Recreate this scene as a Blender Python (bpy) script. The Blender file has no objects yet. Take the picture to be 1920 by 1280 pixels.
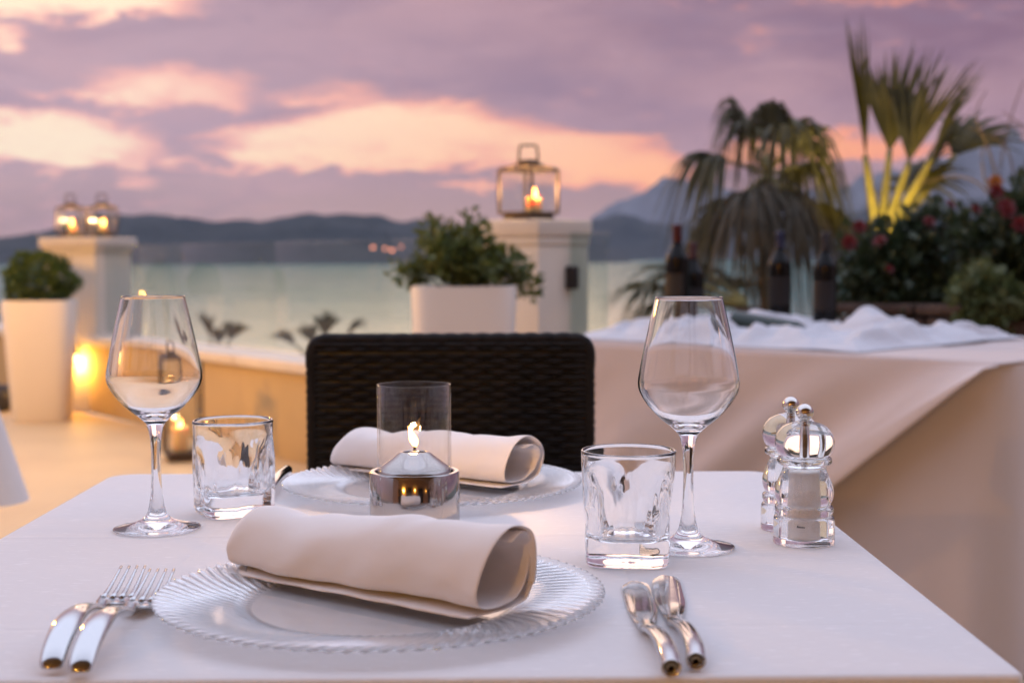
import bpy, bmesh, math, random
from mathutils import Vector, Matrix, noise
R = math.radians
sc = bpy.context.scene
COL = sc.collection
random.seed(7)

# ------------------------------------------------------------------ camera
PITCH, YAW, ROLL, LENS = R(3.4), R(0.56), R(-0.2), 50.0
CAM = Vector((0, 0, 1.0))
FPX = LENS / 36.0 * 1920.0
_fwd = Vector((math.sin(YAW) * math.cos(PITCH), math.cos(YAW) * math.cos(PITCH), -math.sin(PITCH)))
_rt = Vector((math.cos(YAW), -math.sin(YAW), 0))
_up = _rt.cross(_fwd)
_r2 = _rt * math.cos(ROLL) + _up * math.sin(ROLL)
_u2 = -_rt * math.sin(ROLL) + _up * math.cos(ROLL)
cd = bpy.data.cameras.new('camera')
cam = bpy.data.objects.new('camera', cd)
COL.objects.link(cam)
m = Matrix((_r2, _u2, -_fwd)).transposed().to_4x4()
m.translation = CAM
cam.matrix_world = m
cd.lens = LENS
cd.sensor_width = 36
cd.clip_start = 0.05
cd.clip_end = 60000
cd.dof.use_dof = True
cd.dof.focus_distance = 1.21
cd.dof.aperture_fstop = 6.4
cd.dof.aperture_blades = 9
sc.camera = cam


def ray(px, py):
    return _fwd + _r2 * ((px - 960) / FPX) + _u2 * ((640 - py) / FPX)


def at(px, py, Y):
    d = ray(px, py)
    return CAM + d * (Y / d.y)


def at_z(px, py, z):
    d = ray(px, py)
    return CAM + d * ((z - CAM.z) / d.z)


# ------------------------------------------------------------------ world
sc.render.engine = 'CYCLES'
sc.cycles.use_denoising = True
sc.cycles.max_bounces = 20
sc.cycles.transmission_bounces = 16
sc.cycles.transparent_max_bounces = 24
sc.cycles.glossy_bounces = 8
sc.cycles.diffuse_bounces = 4
sc.cycles.sample_clamp_indirect = 4.0
sc.cycles.blur_glossy = 0.3
sc.view_settings.view_transform = 'Standard'
sc.view_settings.look = 'None'
sc.view_settings.exposure = 0.0
sc.view_settings.gamma = 1.0


class N:
    """tiny node-expression helper: wraps an output socket"""
    def __init__(s, nt, sock):
        s.nt, s.s = nt, sock

    def _m(s, op, *a, clamp=False):
        n = s.nt.nodes.new('ShaderNodeMath')
        n.operation = op
        n.use_clamp = clamp
        for i, v in enumerate((s,) + a):
            if isinstance(v, N):
                s.nt.links.new(v.s, n.inputs[i])
            else:
                n.inputs[i].default_value = v
        return N(s.nt, n.outputs[0])

    def __add__(s, o): return s._m('ADD', o)
    def __radd__(s, o): return s._m('ADD', o)
    def __sub__(s, o): return s._m('SUBTRACT', o)
    def __mul__(s, o): return s._m('MULTIPLY', o)
    def __rmul__(s, o): return s._m('MULTIPLY', o)
    def __truediv__(s, o): return s._m('DIVIDE', o)
    def clamp(s): return s._m('ADD', 0.0, clamp=True)
    def exp(s): return s._m('EXPONENT')
    def sstep(s, a, b):
        n = s.nt.nodes.new('ShaderNodeMapRange')
        n.interpolation_type = 'SMOOTHSTEP'
        s.nt.links.new(s.s, n.inputs['Value'])
        n.inputs['From Min'].default_value = a
        n.inputs['From Max'].default_value = b
        return N(s.nt, n.outputs[0])


def mixc(nt, f, a, b):
    n = nt.nodes.new('ShaderNodeMix')
    n.data_type = 'RGBA'
    for k, v in ((0, f), (6, a), (7, b)):
        if isinstance(v, N):
            nt.links.new(v.s, n.inputs[k])
        elif isinstance(v, tuple):
            n.inputs[k].default_value = (*v, 1)
        else:
            n.inputs[k].default_value = v
    return N(nt, n.outputs[2])


def lin(r, g, b):
    f = lambda c: (c / 255 / 12.92) if c <= 10 else ((c / 255 + 0.055) / 1.055) ** 2.4
    return (f(r), f(g), f(b))


def build_world():
    w = bpy.data.worlds.new('World')
    sc.world = w
    w.use_nodes = True
    nt = w.node_tree
    nt.nodes.clear()
    out = nt.nodes.new('ShaderNodeOutputWorld')
    bg = nt.nodes.new('ShaderNodeBackground')
    nt.links.new(bg.outputs[0], out.inputs[0])
    tc = nt.nodes.new('ShaderNodeTexCoord')
    sx = nt.nodes.new('ShaderNodeSeparateXYZ')
    nt.links.new(tc.outputs['Generated'], sx.inputs[0])
    X, Y, Z = (N(nt, sx.outputs[i]) for i in range(3))
    az = X._m('ARCTAN2', Y) * 57.29578          # degrees right of +Y
    el = Z._m('ARCSINE') * 57.29578             # degrees above horizon
    # warped (az, el) noise
    cx = nt.nodes.new('ShaderNodeCombineXYZ')
    nt.links.new((az * 0.085).s, cx.inputs[0])
    nt.links.new((el * 0.30).s, cx.inputs[1])

    def fbm(scale, detail, off, dist=0.0, rough=0.55):
        mp = nt.nodes.new('ShaderNodeMapping')
        nt.links.new(cx.outputs[0], mp.inputs['Vector'])
        mp.inputs['Location'].default_value = off
        n = nt.nodes.new('ShaderNodeTexNoise')
        n.inputs['Scale'].default_value = scale
        n.inputs['Detail'].default_value = detail
        n.inputs['Roughness'].default_value = rough
        n.inputs['Distortion'].default_value = dist
        nt.links.new(mp.outputs[0], n.inputs['Vector'])
        return N(nt, n.outputs[0])
    n1 = fbm(1.5, 8, (3.1, 1.7, 0.4), 0.6, 0.6)
    n2 = fbm(3.4, 8, (9.3, 4.1, 2.0), 0.5, 0.6)
    n3 = fbm(0.8, 5, (5.5, 7.7, 1.2), 0.4)
    n4 = fbm(7.0, 6, (1.5, 2.7, 3.2), 0.8, 0.6)
    # breaks in the cloud deck where the afterglow shows: (px, py, half width, half height, weight)
    blobs = [(90, 278, 175, 46, 1.0), (-260, 262, 210, 56, 0.9), (250, 308, 60, 14, 0.6), (620, 285, 215, 42, 1.0), (800, 262, 200, 58, 1.0), (1000, 300, 190, 50, 1.0),
             (1170, 322, 120, 42, 0.95), (1560, 288, 150, 26, 0.75), (1850, 290, 200, 20, 0.5), (310, 178, 150, 40, 0.62), (420, 205, 60, 22, 0.5), (640, 185, 110, 26, 0.42),
             (150, 18, 190, 40, 1.0), (10, 98, 60, 18, 0.7), (270, 348, 50, 12, 0.42), (1640, 0, 260, 30, 0.26), (-900, 60, 500, 120, 0.6)]
    g = None
    wx = (n1 - 0.5) * 7.0 + (n2 - 0.5) * 4.0
    wy = (n2 - 0.5) * 2.6 + (n4 - 0.5) * 1.0
    for (px, py, sw, sh, wt) in blobs:
        a0 = math.degrees(math.atan((px - 934) / FPX))
        e0 = math.degrees(math.atan((484 - py) / FPX))
        sa, se = math.degrees(sw / FPX), math.degrees(sh / FPX)
        dx = (az + wx - a0) * (1 / sa)
        dy = (el + wy - e0) * (1 / se)
        d2 = dx * dx + dy * dy
        b = ((d2 * d2) * -0.55).exp() * wt
        g = b if g is None else g._m('MAXIMUM', b)
    mask = g + (n1 - 0.5) * 0.8 + (n2 - 0.5) * 1.0 + (n4 - 0.5) * 0.5
    # glow colour: pale upper left, orange low right
    warm = (az * 0.028 - el * 0.06 + 0.70).clamp()
    glow = mixc(nt, warm, (1.28, 1.00, 0.70), (1.34, 0.42, 0.10))
    # cloud colour
    side = az.sstep(-22, 20)
    cl = mixc(nt, side, lin(206, 172, 182), lin(146, 109, 128))
    low = el.sstep(5.5, 0.3)
    cl = mixc(nt, low * 0.8, cl, lin(204, 164, 148))
    cl2 = mixc(nt, ((n3 - 0.46) * 3.0).clamp() * 0.8, cl, lin(224, 176, 178))
    cl2 = mixc(nt, ((n1 - 0.50) * 3.6).clamp() * 0.6, cl2, lin(148, 124, 148))
    cl2 = mixc(nt, ((n2 - 0.50) * 3.0).clamp() * 0.35, cl2, lin(218, 176, 186))
    # thin cloud edges catch salmon light, the open gaps show the pale glow
    fringe = mixc(nt, side, (1.12, 0.58, 0.50), (1.12, 0.38, 0.20))
    band = mixc(nt, mask.sstep(0.12, 0.62), cl2, fringe)
    band = mixc(nt, mask.sstep(0.42, 1.0), band, glow)
    # higher up the deck thins out to pale lavender blue; opposite the sunset it is pinker near the horizon
    back = (Y * -1.0).sstep(-0.2, 0.7)
    hi = mixc(nt, n3.sstep(0.3, 0.7), (1.22, 1.32, 1.72), (1.36, 1.40, 1.74))
    hi = mixc(nt, back * 0.55, hi, (0.20, 0.20, 0.30))
    lo_back = mixc(nt, el.sstep(2, 28), (0.34, 0.22, 0.22), (0.36, 0.33, 0.42))
    bandb = mixc(nt, back, band, lo_back)
    sky = mixc(nt, el.sstep(11, 42), bandb, hi)
    sky = mixc(nt, el.sstep(-0.5, -4), sky, (0.25, 0.22, 0.24))
    # clear-air component
    st = nt.nodes.new('ShaderNodeTexSky')
    st.sky_type = 'NISHITA'
    st.sun_disc = False
    st.sun_elevation = R(2.0)
    st.sun_rotation = R(-4.0)
    ad = nt.nodes.new('ShaderNodeMix')
    ad.data_type = 'RGBA'
    ad.blend_type = 'ADD'
    nt.links.new((el.sstep(12, 40) * 0.02).s, ad.inputs[0])
    nt.links.new(sky.s, ad.inputs[6])
    nt.links.new(st.outputs[0], ad.inputs[7])
    nt.links.new(ad.outputs[2], bg.inputs[0])
    bg.inputs[1].default_value = SKY_STRENGTH
SKY_STRENGTH = 1.0
HOUSE_W = (185.0, 40.0, 6.0)
LAMP_W, POST_W, SPOT_W, CANDLE_W = 8.0, 270.0, 60.0, 2.6
build_world()

sd = bpy.data.lights.new('sun', 'SUN')
sd.energy = 0.25
sd.angle = R(25)
sd.color = (1.0, 0.72, 0.52)
sun = bpy.data.objects.new('sun', sd)
COL.objects.link(sun)
sun.rotation_euler = (-Vector((math.sin(R(-4)) * math.cos(R(7)), math.cos(R(-4)) * math.cos(R(7)), math.sin(R(7))))).to_track_quat('-Z', 'Y').to_euler()


# ------------------------------------------------------------------ helpers
def obj(name, verts, faces, mat, parent=None, smooth=True, loc=None):
    me = bpy.data.meshes.new(name)
    me.from_pydata([tuple(v) for v in verts], [], faces)
    me.update()
    if smooth:
        me.polygons.foreach_set('use_smooth', [True] * len(me.polygons))
    me.materials.append(MAT[mat])
    o = bpy.data.objects.new(name, me)
    COL.objects.link(o)
    if parent:
        o.parent = parent
    if loc is not None:
        o.location = loc
    return o


def inst(o, parent=None, loc=None, rot=None, name=None):
    c = o.copy()
    COL.objects.link(c)
    if name:
        c.name = name
    if parent is not None:
        c.parent = parent
    if loc is not None:
        c.location = loc
    if rot is not None:
        c.rotation_euler = rot
    return c


def thing(name, label, cat, loc=(0, 0, 0), rotz=0, group=None):
    o = bpy.data.objects.new(name, None)
    COL.objects.link(o)
    o.empty_display_size = 0.05
    o.location = loc
    o.rotation_euler = (0, 0, rotz)
    return tag(o, label, cat, group)


def tag(o, label, cat, group=None, kind=None):
    if label: o['label'] = label
    if cat: o['category'] = cat
    if group: o['group'] = group
    if kind: o['kind'] = kind
    return o


def struct(o):
    o['kind'] = 'structure'
    return o


def merge(*vf):
    V, F = [], []
    for v, f in vf:
        k = len(V)
        V += list(v)
        F += [tuple(i + k for i in q) for q in f]
    return V, F


def lathe(prof, seg=48, close_top=False, close_bot=False, ph=0.0):
    V, F = [], []
    n = len(prof)
    for r, z in prof:
        for j in range(seg):
            a = 2 * math.pi * j / seg + ph
            V.append((r * math.cos(a), r * math.sin(a), z))
    for i in range(n - 1):
        for j in range(seg):
            k = (j + 1) % seg
            F.append((i * seg + j, i * seg + k, (i + 1) * seg + k, (i + 1) * seg + j))
    if close_bot:
        F.append(tuple(reversed(range(seg))))
    if close_top:
        F.append(tuple((n - 1) * seg + j for j in range(seg)))
    return V, F


def spline(pts, sub=6):
    """Catmull-Rom through tuples"""
    out = []
    n = len(pts)
    for i in range(n - 1):
        p0, p1, p2, p3 = pts[max(i - 1, 0)], pts[i], pts[i + 1], pts[min(i + 2, n - 1)]
        for s in range(sub):
            t = s / sub
            out.append(tuple(0.5 * ((2 * b) + (-a + c) * t + (2 * a - 5 * b + 4 * c - d) * t * t + (-a + 3 * b - 3 * c + d) * t ** 3)
                             for a, b, c, d in zip(p0, p1, p2, p3)))
    out.append(tuple(pts[-1]))
    return out


def box(sx, sy, sz, c=(0, 0, 0), bev=0.0, taper=1.0):
    """bevelled box, centre c; taper scales the bottom"""
    bm = bmesh.new()
    bmesh.ops.create_cube(bm, size=1)
    for v in bm.verts:
        k = taper if v.co.z < 0 else 1.0
        v.co = Vector((v.co.x * sx * k, v.co.y * sy * k, v.co.z * sz))
    if bev:
        bmesh.ops.bevel(bm, geom=bm.edges[:], offset=bev, segments=2, affect='EDGES', profile=0.6)
    bm.verts.index_update()
    V = [(v.co.x + c[0], v.co.y + c[1], v.co.z + c[2]) for v in bm.verts]
    F = [tuple(v.index for v in f.verts) for f in bm.faces]
    bm.free()
    return V, F


def tube(path, rad, seg=8, cap=True, flat=1.0, upv=Vector((0, 0, 1))):
    """tube along path; rad a number or list; flat squashes along the up direction"""
    P = [Vector(p) for p in path]
    n = len(P)
    V, F = [], []
    for i, p in enumerate(P):
        t = (P[min(i + 1, n - 1)] - P[max(i - 1, 0)]).normalized()
        s = t.cross(upv)
        if s.length < 1e-4:
            s = t.cross(Vector((0, 1, 0)))
        s.normalize()
        u = s.cross(t).normalized()
        r = rad[i] if isinstance(rad, (list, tuple)) else rad
        rw, rh = r if isinstance(r, tuple) else (r, r * flat)
        for j in range(seg):
            a = 2 * math.pi * j / seg
            V.append(p + s * (rw * math.cos(a)) + u * (rh * math.sin(a)))
    for i in range(n - 1):
        for j in range(seg):
            k = (j + 1) % seg
            F.append((i * seg + j, i * seg + k, (i + 1) * seg + k, (i + 1) * seg + j))
    if cap:
        F.append(tuple(reversed(range(seg))))
        F.append(tuple((n - 1) * seg + j for j in range(seg)))
    return V, F


def fix_normals(o):
    bm = bmesh.new()
    bm.from_mesh(o.data)
    bmesh.ops.recalc_face_normals(bm, faces=bm.faces[:])
    bm.to_mesh(o.data)
    bm.free()
    return o


def sharp(o, deg=35):
    """smooth shading with sharp edges above an angle"""
    bm = bmesh.new()
    bm.from_mesh(o.data)
    for e in bm.edges:
        if len(e.link_faces) == 2 and e.calc_face_angle(0) > R(deg):
            e.smooth = False
    bm.to_mesh(o.data)
    bm.free()
    return o


# ------------------------------------------------------------------ materials
MAT = {}


def pmat(name, col, rough=0.5, metal=0.0, spec=0.5, trans=0.0, ior=1.45, bump=None, var=None, sheen=0.0, sss=0.0, coat=0.0):
    """bump=(scale, strength, distance, detail); var=(scale, amount, second colour)"""
    m = bpy.data.materials.new(name)
    m.use_nodes = True
    nt = m.node_tree
    b = nt.nodes['Principled BSDF']
    b.inputs['Base Color'].default_value = (*col, 1)
    b.inputs['Roughness'].default_value = rough
    b.inputs['Metallic'].default_value = metal
    b.inputs['Specular IOR Level'].default_value = spec
    b.inputs['Transmission Weight'].default_value = trans
    b.inputs['IOR'].default_value = ior
    b.inputs['Sheen Weight'].default_value = sheen
    b.inputs['Coat Weight'].default_value = coat
    if sss:
        b.inputs['Subsurface Weight'].default_value = 1.0
        b.inputs['Subsurface Scale'].default_value = sss
        b.inputs['Subsurface Radius'].default_value = (1.0, 0.5, 0.25)
    tc = nt.nodes.new('ShaderNodeTexCoord')
    if var:
        n = nt.nodes.new('ShaderNodeTexNoise')
        n.inputs['Scale'].default_value = var[0]
        n.inputs['Detail'].default_value = 5
        nt.links.new(tc.outputs['Object'], n.inputs['Vector'])
        f = N(nt, n.outputs[0]).sstep(0.3, 0.7) * var[1]
        nt.links.new(mixc(nt, f, col, var[2]).s, b.inputs['Base Color'])
    if bump:
        n = nt.nodes.new('ShaderNodeTexNoise')
        n.inputs['Scale'].default_value = bump[0]
        n.inputs['Detail'].default_value = bump[3] if len(bump) > 3 else 4
        nt.links.new(tc.outputs['Object'], n.inputs['Vector'])
        bp = nt.nodes.new('ShaderNodeBump')
        bp.inputs['Strength'].default_value = bump[1]
        bp.inputs['Distance'].default_value = bump[2]
        nt.links.new(n.outputs[0], bp.inputs['Height'])
        nt.links.new(bp.outputs[0], b.inputs['Normal'])
    MAT[name] = m
    return m


def linen_mat(name, col, crease=None, weave=6000.0, slub=True, trans=0.10):
    """woven cotton: fine thread relief, slubs, a pressed fold line; a little light passes through"""
    m = pmat(name, col, 0.92, spec=0.2, sheen=0.25)
    nt = m.node_tree
    b = nt.nodes['Principled BSDF']
    tc = nt.nodes.new('ShaderNodeTexCoord')
    sep = nt.nodes.new('ShaderNodeSeparateXYZ')
    nt.links.new(tc.outputs['Object'], sep.inputs[0])
    x, y, z = (N(nt, sep.outputs[i]) for i in range(3))
    wv = (x * weave)._m('SINE') * ((y + z) * weave)._m('SINE')
    h = wv * 0.00004
    n = nt.nodes.new('ShaderNodeTexNoise')
    n.inputs['Scale'].default_value = 9
    n.inputs['Detail'].default_value = 4
    nt.links.new(tc.outputs['Object'], n.inputs['Vector'])
    h = h + N(nt, n.outputs[0]) * 0.007
    if slub:
        mp = nt.nodes.new('ShaderNodeMapping')
        mp.inputs['Scale'].default_value = (60, 320, 320)
        nt.links.new(tc.outputs['Object'], mp.inputs[0])
        n2 = nt.nodes.new('ShaderNodeTexNoise')
        n2.inputs['Scale'].default_value = 1.0
        n2.inputs['Detail'].default_value = 2
        nt.links.new(mp.outputs[0], n2.inputs['Vector'])
        s = N(nt, n2.outputs[0]).sstep(0.60, 0.70)
        h = h + s * 0.0003
        c = mixc(nt, s * 0.9, col, tuple(min(1, k * 1.16) for k in col))
        nt.links.new(c.s, b.inputs['Base Color'])
    if crease:
        for axis, pos, wd, amp in crease:
            q = ((y if axis == 'y' else x) - pos) * (1 / wd)
            h = h + ((q * q) * -1.0).exp() * amp
    bp = nt.nodes.new('ShaderNodeBump')
    bp.inputs['Strength'].default_value = 0.6
    bp.inputs['Distance'].default_value = 1.0
    nt.links.new(h.s, bp.inputs['Height'])
    nt.links.new(bp.outputs[0], b.inputs['Normal'])
    tr = nt.nodes.new('ShaderNodeBsdfTranslucent')
    tr.inputs[0].default_value = (*col, 1)
    mx = nt.nodes.new('ShaderNodeMixShader')
    mx.inputs[0].default_value = trans
    nt.links.new(b.outputs[0], mx.inputs[1])
    nt.links.new(tr.outputs[0], mx.inputs[2])
    nt.links.new(mx.outputs[0], nt.nodes['Material Output'].inputs[0])
    return m


def thin_glass(name, tint=(1, 1, 1), ior=1.5, refl=1.0):
    m = bpy.data.materials.new(name)
    m.use_nodes = True
    nt = m.node_tree
    nt.nodes.clear()
    out = nt.nodes.new('ShaderNodeOutputMaterial')
    t = nt.nodes.new('ShaderNodeBsdfTransparent')
    t.inputs[0].default_value = (*tint, 1)
    g = nt.nodes.new('ShaderNodeBsdfGlossy')
    g.inputs['Roughness'].default_value = 0.0
    lw = nt.nodes.new('ShaderNodeLayerWeight')      # Schlick, the same from both sides of the pane
    lw.inputs[0].default_value = 0.5
    f0 = ((ior - 1) / (ior + 1)) ** 2
    mx = nt.nodes.new('ShaderNodeMixShader')
    nt.links.new(((N(nt, lw.outputs['Facing'])._m('POWER', 5.0) * (1 - f0) + f0) * refl).clamp().s, mx.inputs[0])
    nt.links.new(t.outputs[0], mx.inputs[1])
    nt.links.new(g.outputs[0], mx.inputs[2])
    nt.links.new(mx.outputs[0], out.inputs[0])
    MAT[name] = m


def emit(name, col, s):
    m = bpy.data.materials.new(name)
    m.use_nodes = True
    nt = m.node_tree
    nt.nodes.clear()
    out = nt.nodes.new('ShaderNodeOutputMaterial')
    e = nt.nodes.new('ShaderNodeEmission')
    e.inputs[0].default_value = (*col, 1)
    e.inputs[1].default_value = s
    nt.links.new(e.outputs[0], out.inputs[0])
    MAT[name] = m


def leaf_mat(name, col, col2, trans=0.3, rough=0.5):
    m = bpy.data.materials.new(name)
    m.use_nodes = True
    nt = m.node_tree
    b = nt.nodes['Principled BSDF']
    b.inputs['Roughness'].default_value = rough
    tc = nt.nodes.new('ShaderNodeTexCoord')
    n = nt.nodes.new('ShaderNodeTexNoise')
    n.inputs['Scale'].default_value = 14
    n.inputs['Detail'].default_value = 3
    nt.links.new(tc.outputs['Object'], n.inputs['Vector'])
    c = mixc(nt, N(nt, n.outputs[0]).sstep(0.35, 0.65), col, col2)
    nt.links.new(c.s, b.inputs['Base Color'])
    t = nt.nodes.new('ShaderNodeBsdfTranslucent')
    nt.links.new(c.s, t.inputs[0])
    mx = nt.nodes.new('ShaderNodeMixShader')
    mx.inputs[0].default_value = trans
    nt.links.new(b.outputs[0], mx.inputs[1])
    nt.links.new(t.outputs[0], mx.inputs[2])
    nt.links.new(mx.outputs[0], nt.nodes['Material Output'].inputs[0])
    MAT[name] = m


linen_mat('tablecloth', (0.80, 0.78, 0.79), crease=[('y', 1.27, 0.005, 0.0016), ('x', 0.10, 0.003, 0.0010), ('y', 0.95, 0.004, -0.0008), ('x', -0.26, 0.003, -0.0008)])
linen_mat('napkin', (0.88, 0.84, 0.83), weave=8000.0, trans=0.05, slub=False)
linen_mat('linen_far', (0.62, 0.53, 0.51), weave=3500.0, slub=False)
linen_mat('linen_crumpled', (0.60, 0.61, 0.66), weave=3500.0, slub=False)
pmat('glass', (1, 1, 1), 0.0, trans=1.0, ior=1.5)
pmat('acrylic', (0.98, 0.99, 0.99), 0.02, trans=1.0, ior=1.46)
pmat('plate_glass', (1, 1, 1), 0.0, trans=1.0, ior=1.5)


def milky(name, src, amt):
    m = MAT[src].copy()
    m.name = name
    nt = m.node_tree
    b = nt.nodes['Principled BSDF']
    t = nt.nodes.new('ShaderNodeBsdfTranslucent')
    t.inputs[0].default_value = (0.95, 0.95, 0.97, 1)
    d = nt.nodes.new('ShaderNodeBsdfDiffuse')
    d.inputs[0].default_value = (0.95, 0.95, 0.97, 1)
    a = nt.nodes.new('ShaderNodeMixShader')
    nt.links.new(t.outputs[0], a.inputs[1])
    nt.links.new(d.outputs[0], a.inputs[2])
    x = nt.nodes.new('ShaderNodeMixShader')
    x.inputs[0].default_value = amt
    nt.links.new(b.outputs[0], x.inputs[1])
    nt.links.new(a.outputs[0], x.inputs[2])
    nt.links.new(x.outputs[0], nt.nodes['Material Output'].inputs[0])
    MAT[name] = m
milky('plate_rim_glass', 'plate_glass', 0.16)
thin_glass('pane_glass', (0.97, 0.98, 0.98))
thin_glass('chimney_glass', (0.99, 0.98, 0.97), refl=0.8)
thin_glass('rail_glass', (0.88, 0.93, 0.92), refl=1.2)
pmat('chrome', (0.44, 0.42, 0.41), 0.09, metal=1.0, bump=(180, 0.02, 0.002))
pmat('cutlery_steel', (0.56, 0.56, 0.56), 0.10, metal=1.0, bump=(60, 0.03, 0.002))
pmat('knob_steel', (0.62, 0.58, 0.54), 0.12, metal=1.0)
pmat('salt', (0.97, 0.95, 0.93), 0.9, bump=(1500, 0.6, 0.001))
pmat('mill_black', (0.02, 0.02, 0.022), 0.4)
pmat('ink', (0.015, 0.015, 0.018), 0.6)
pmat('wick', (0.03, 0.02, 0.015), 0.9)
emit('flame', (1.0, 0.40, 0.09), 16.0)
emit('flame_core', (1.0, 0.50, 0.15), 9.0)
emit('bulb', (1.0, 0.60, 0.20), 14.0)
emit('globe', (1.0, 0.47, 0.06), POST_W / (4 * math.pi * 0.09 ** 2 * math.pi))
emit('shore_lamp', (1.0, 0.30, 0.16), 6.0)
pmat('wax', (0.90, 0.58, 0.26), 0.5, sss=0.02)
pmat('wicker', (0.005, 0.0042, 0.0042), 0.65, spec=0.25, bump=(300, 0.4, 0.001), var=(40, 0.8, (0.014, 0.010, 0.009)))
pmat('chair_frame', (0.012, 0.011, 0.012), 0.4)
pmat('plaster', (0.70, 0.64, 0.56), 0.85, bump=(60, 0.25, 0.004, 8), var=(3, 0.5, (0.62, 0.56, 0.48)))
pmat('stone_cap', (0.68, 0.61, 0.53), 0.75, bump=(40, 0.3, 0.003, 8), var=(5, 0.5, (0.58, 0.51, 0.44)))
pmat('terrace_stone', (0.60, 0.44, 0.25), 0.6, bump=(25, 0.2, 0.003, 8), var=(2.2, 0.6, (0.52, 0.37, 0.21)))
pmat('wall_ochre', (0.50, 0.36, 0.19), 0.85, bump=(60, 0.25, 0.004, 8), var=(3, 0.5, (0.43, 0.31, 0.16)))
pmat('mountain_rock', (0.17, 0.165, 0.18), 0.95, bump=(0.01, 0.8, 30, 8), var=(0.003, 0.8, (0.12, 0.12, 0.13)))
pmat('pot_white', (0.76, 0.70, 0.64), 0.45, bump=(30, 0.05, 0.002))
pmat('pot_dark', (0.02, 0.025, 0.05), 0.4)
pmat('soil', (0.04, 0.028, 0.02), 0.95, bump=(60, 0.8, 0.01))
pmat('lantern_iron', (0.10, 0.075, 0.06), 0.5, metal=0.6, bump=(90, 0.2, 0.001), var=(30, 0.6, (0.14, 0.09, 0.06)))
pmat('bracket', (0.05, 0.045, 0.045), 0.4, metal=0.8)
pmat('bark', (0.10, 0.07, 0.05), 0.9, bump=(60, 0.8, 0.02), var=(20, 0.8, (0.05, 0.035, 0.025)))
pmat('planter_stone', (0.11, 0.075, 0.06), 0.9, bump=(25, 0.9, 0.02, 8), var=(7, 0.9, (0.06, 0.04, 0.035)))
leaf_mat('leaf_box', (0.05, 0.085, 0.015), (0.09, 0.13, 0.02))
leaf_mat('leaf_shrub', (0.065, 0.095, 0.02), (0.12, 0.14, 0.03))
leaf_mat('leaf_rose', (0.022, 0.042, 0.02), (0.05, 0.07, 0.03))
leaf_mat('leaf_ivy', (0.08, 0.12, 0.04), (0.15, 0.18, 0.08))
leaf_mat('palm_green', (0.048, 0.046, 0.018), (0.085, 0.078, 0.028))
leaf_mat('palm_dry', (0.07, 0.055, 0.028), (0.045, 0.038, 0.02))
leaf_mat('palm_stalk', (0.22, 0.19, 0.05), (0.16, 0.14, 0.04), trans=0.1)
leaf_mat('petal_red', (0.15, 0.006, 0.010), (0.10, 0.003, 0.006))
leaf_mat('petal_red_lit', (0.40, 0.14, 0.02), (0.32, 0.10, 0.015))  # red petals again, with the yellow-orange light put into the colour
pmat('twig', (0.13, 0.09, 0.07), 0.8)
pmat('bottle_glass', (0.005, 0.005, 0.005), 0.12, spec=0.25)
pmat('bottle_green', (0.010, 0.022, 0.018), 0.10, spec=0.5)
pmat('foil_red', (0.06, 0.006, 0.006), 0.35, metal=0.3)
pmat('foil_blue', (0.022, 0.025, 0.06), 0.35, metal=0.3)
pmat('foil_black', (0.018, 0.016, 0.02), 0.35)
pmat('foil_brown', (0.06, 0.02, 0.02), 0.35)
pmat('label_gold', (0.022, 0.013, 0.005), 0.6)
pmat('label_maroon', (0.006, 0.003, 0.003), 0.6)
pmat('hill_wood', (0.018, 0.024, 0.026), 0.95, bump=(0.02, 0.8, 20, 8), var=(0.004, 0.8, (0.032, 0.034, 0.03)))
pmat('hillside_scrub', (0.05, 0.06, 0.035), 0.95, var=(0.2, 0.8, (0.08, 0.075, 0.05)))
pmat('awning_canvas', (0.20, 0.16, 0.12), 0.9)
pmat('facade_render', (0.34, 0.21, 0.15), 0.9, bump=(30, 0.3, 0.004, 8), var=(1.5, 0.5, (0.40, 0.26, 0.19)))
pmat('table_wood', (0.12, 0.07, 0.04), 0.5)


def haze_mat():
    m = bpy.data.materials.new('haze')
    m.use_nodes = True
    nt = m.node_tree
    nt.nodes.clear()
    out = nt.nodes.new('ShaderNodeOutputMaterial')
    v = nt.nodes.new('ShaderNodeVolumePrincipled')
    v.inputs['Color'].default_value = (0.62, 0.72, 0.95, 1)
    v.inputs['Density'].default_value = HAZE_DENSITY
    nt.links.new(v.outputs[0], out.inputs['Volume'])
    MAT['haze'] = m
HAZE_DENSITY = 2.6e-5
haze_mat()
pmat('door_glass', (0.03, 0.03, 0.035), 0.05)


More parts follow.
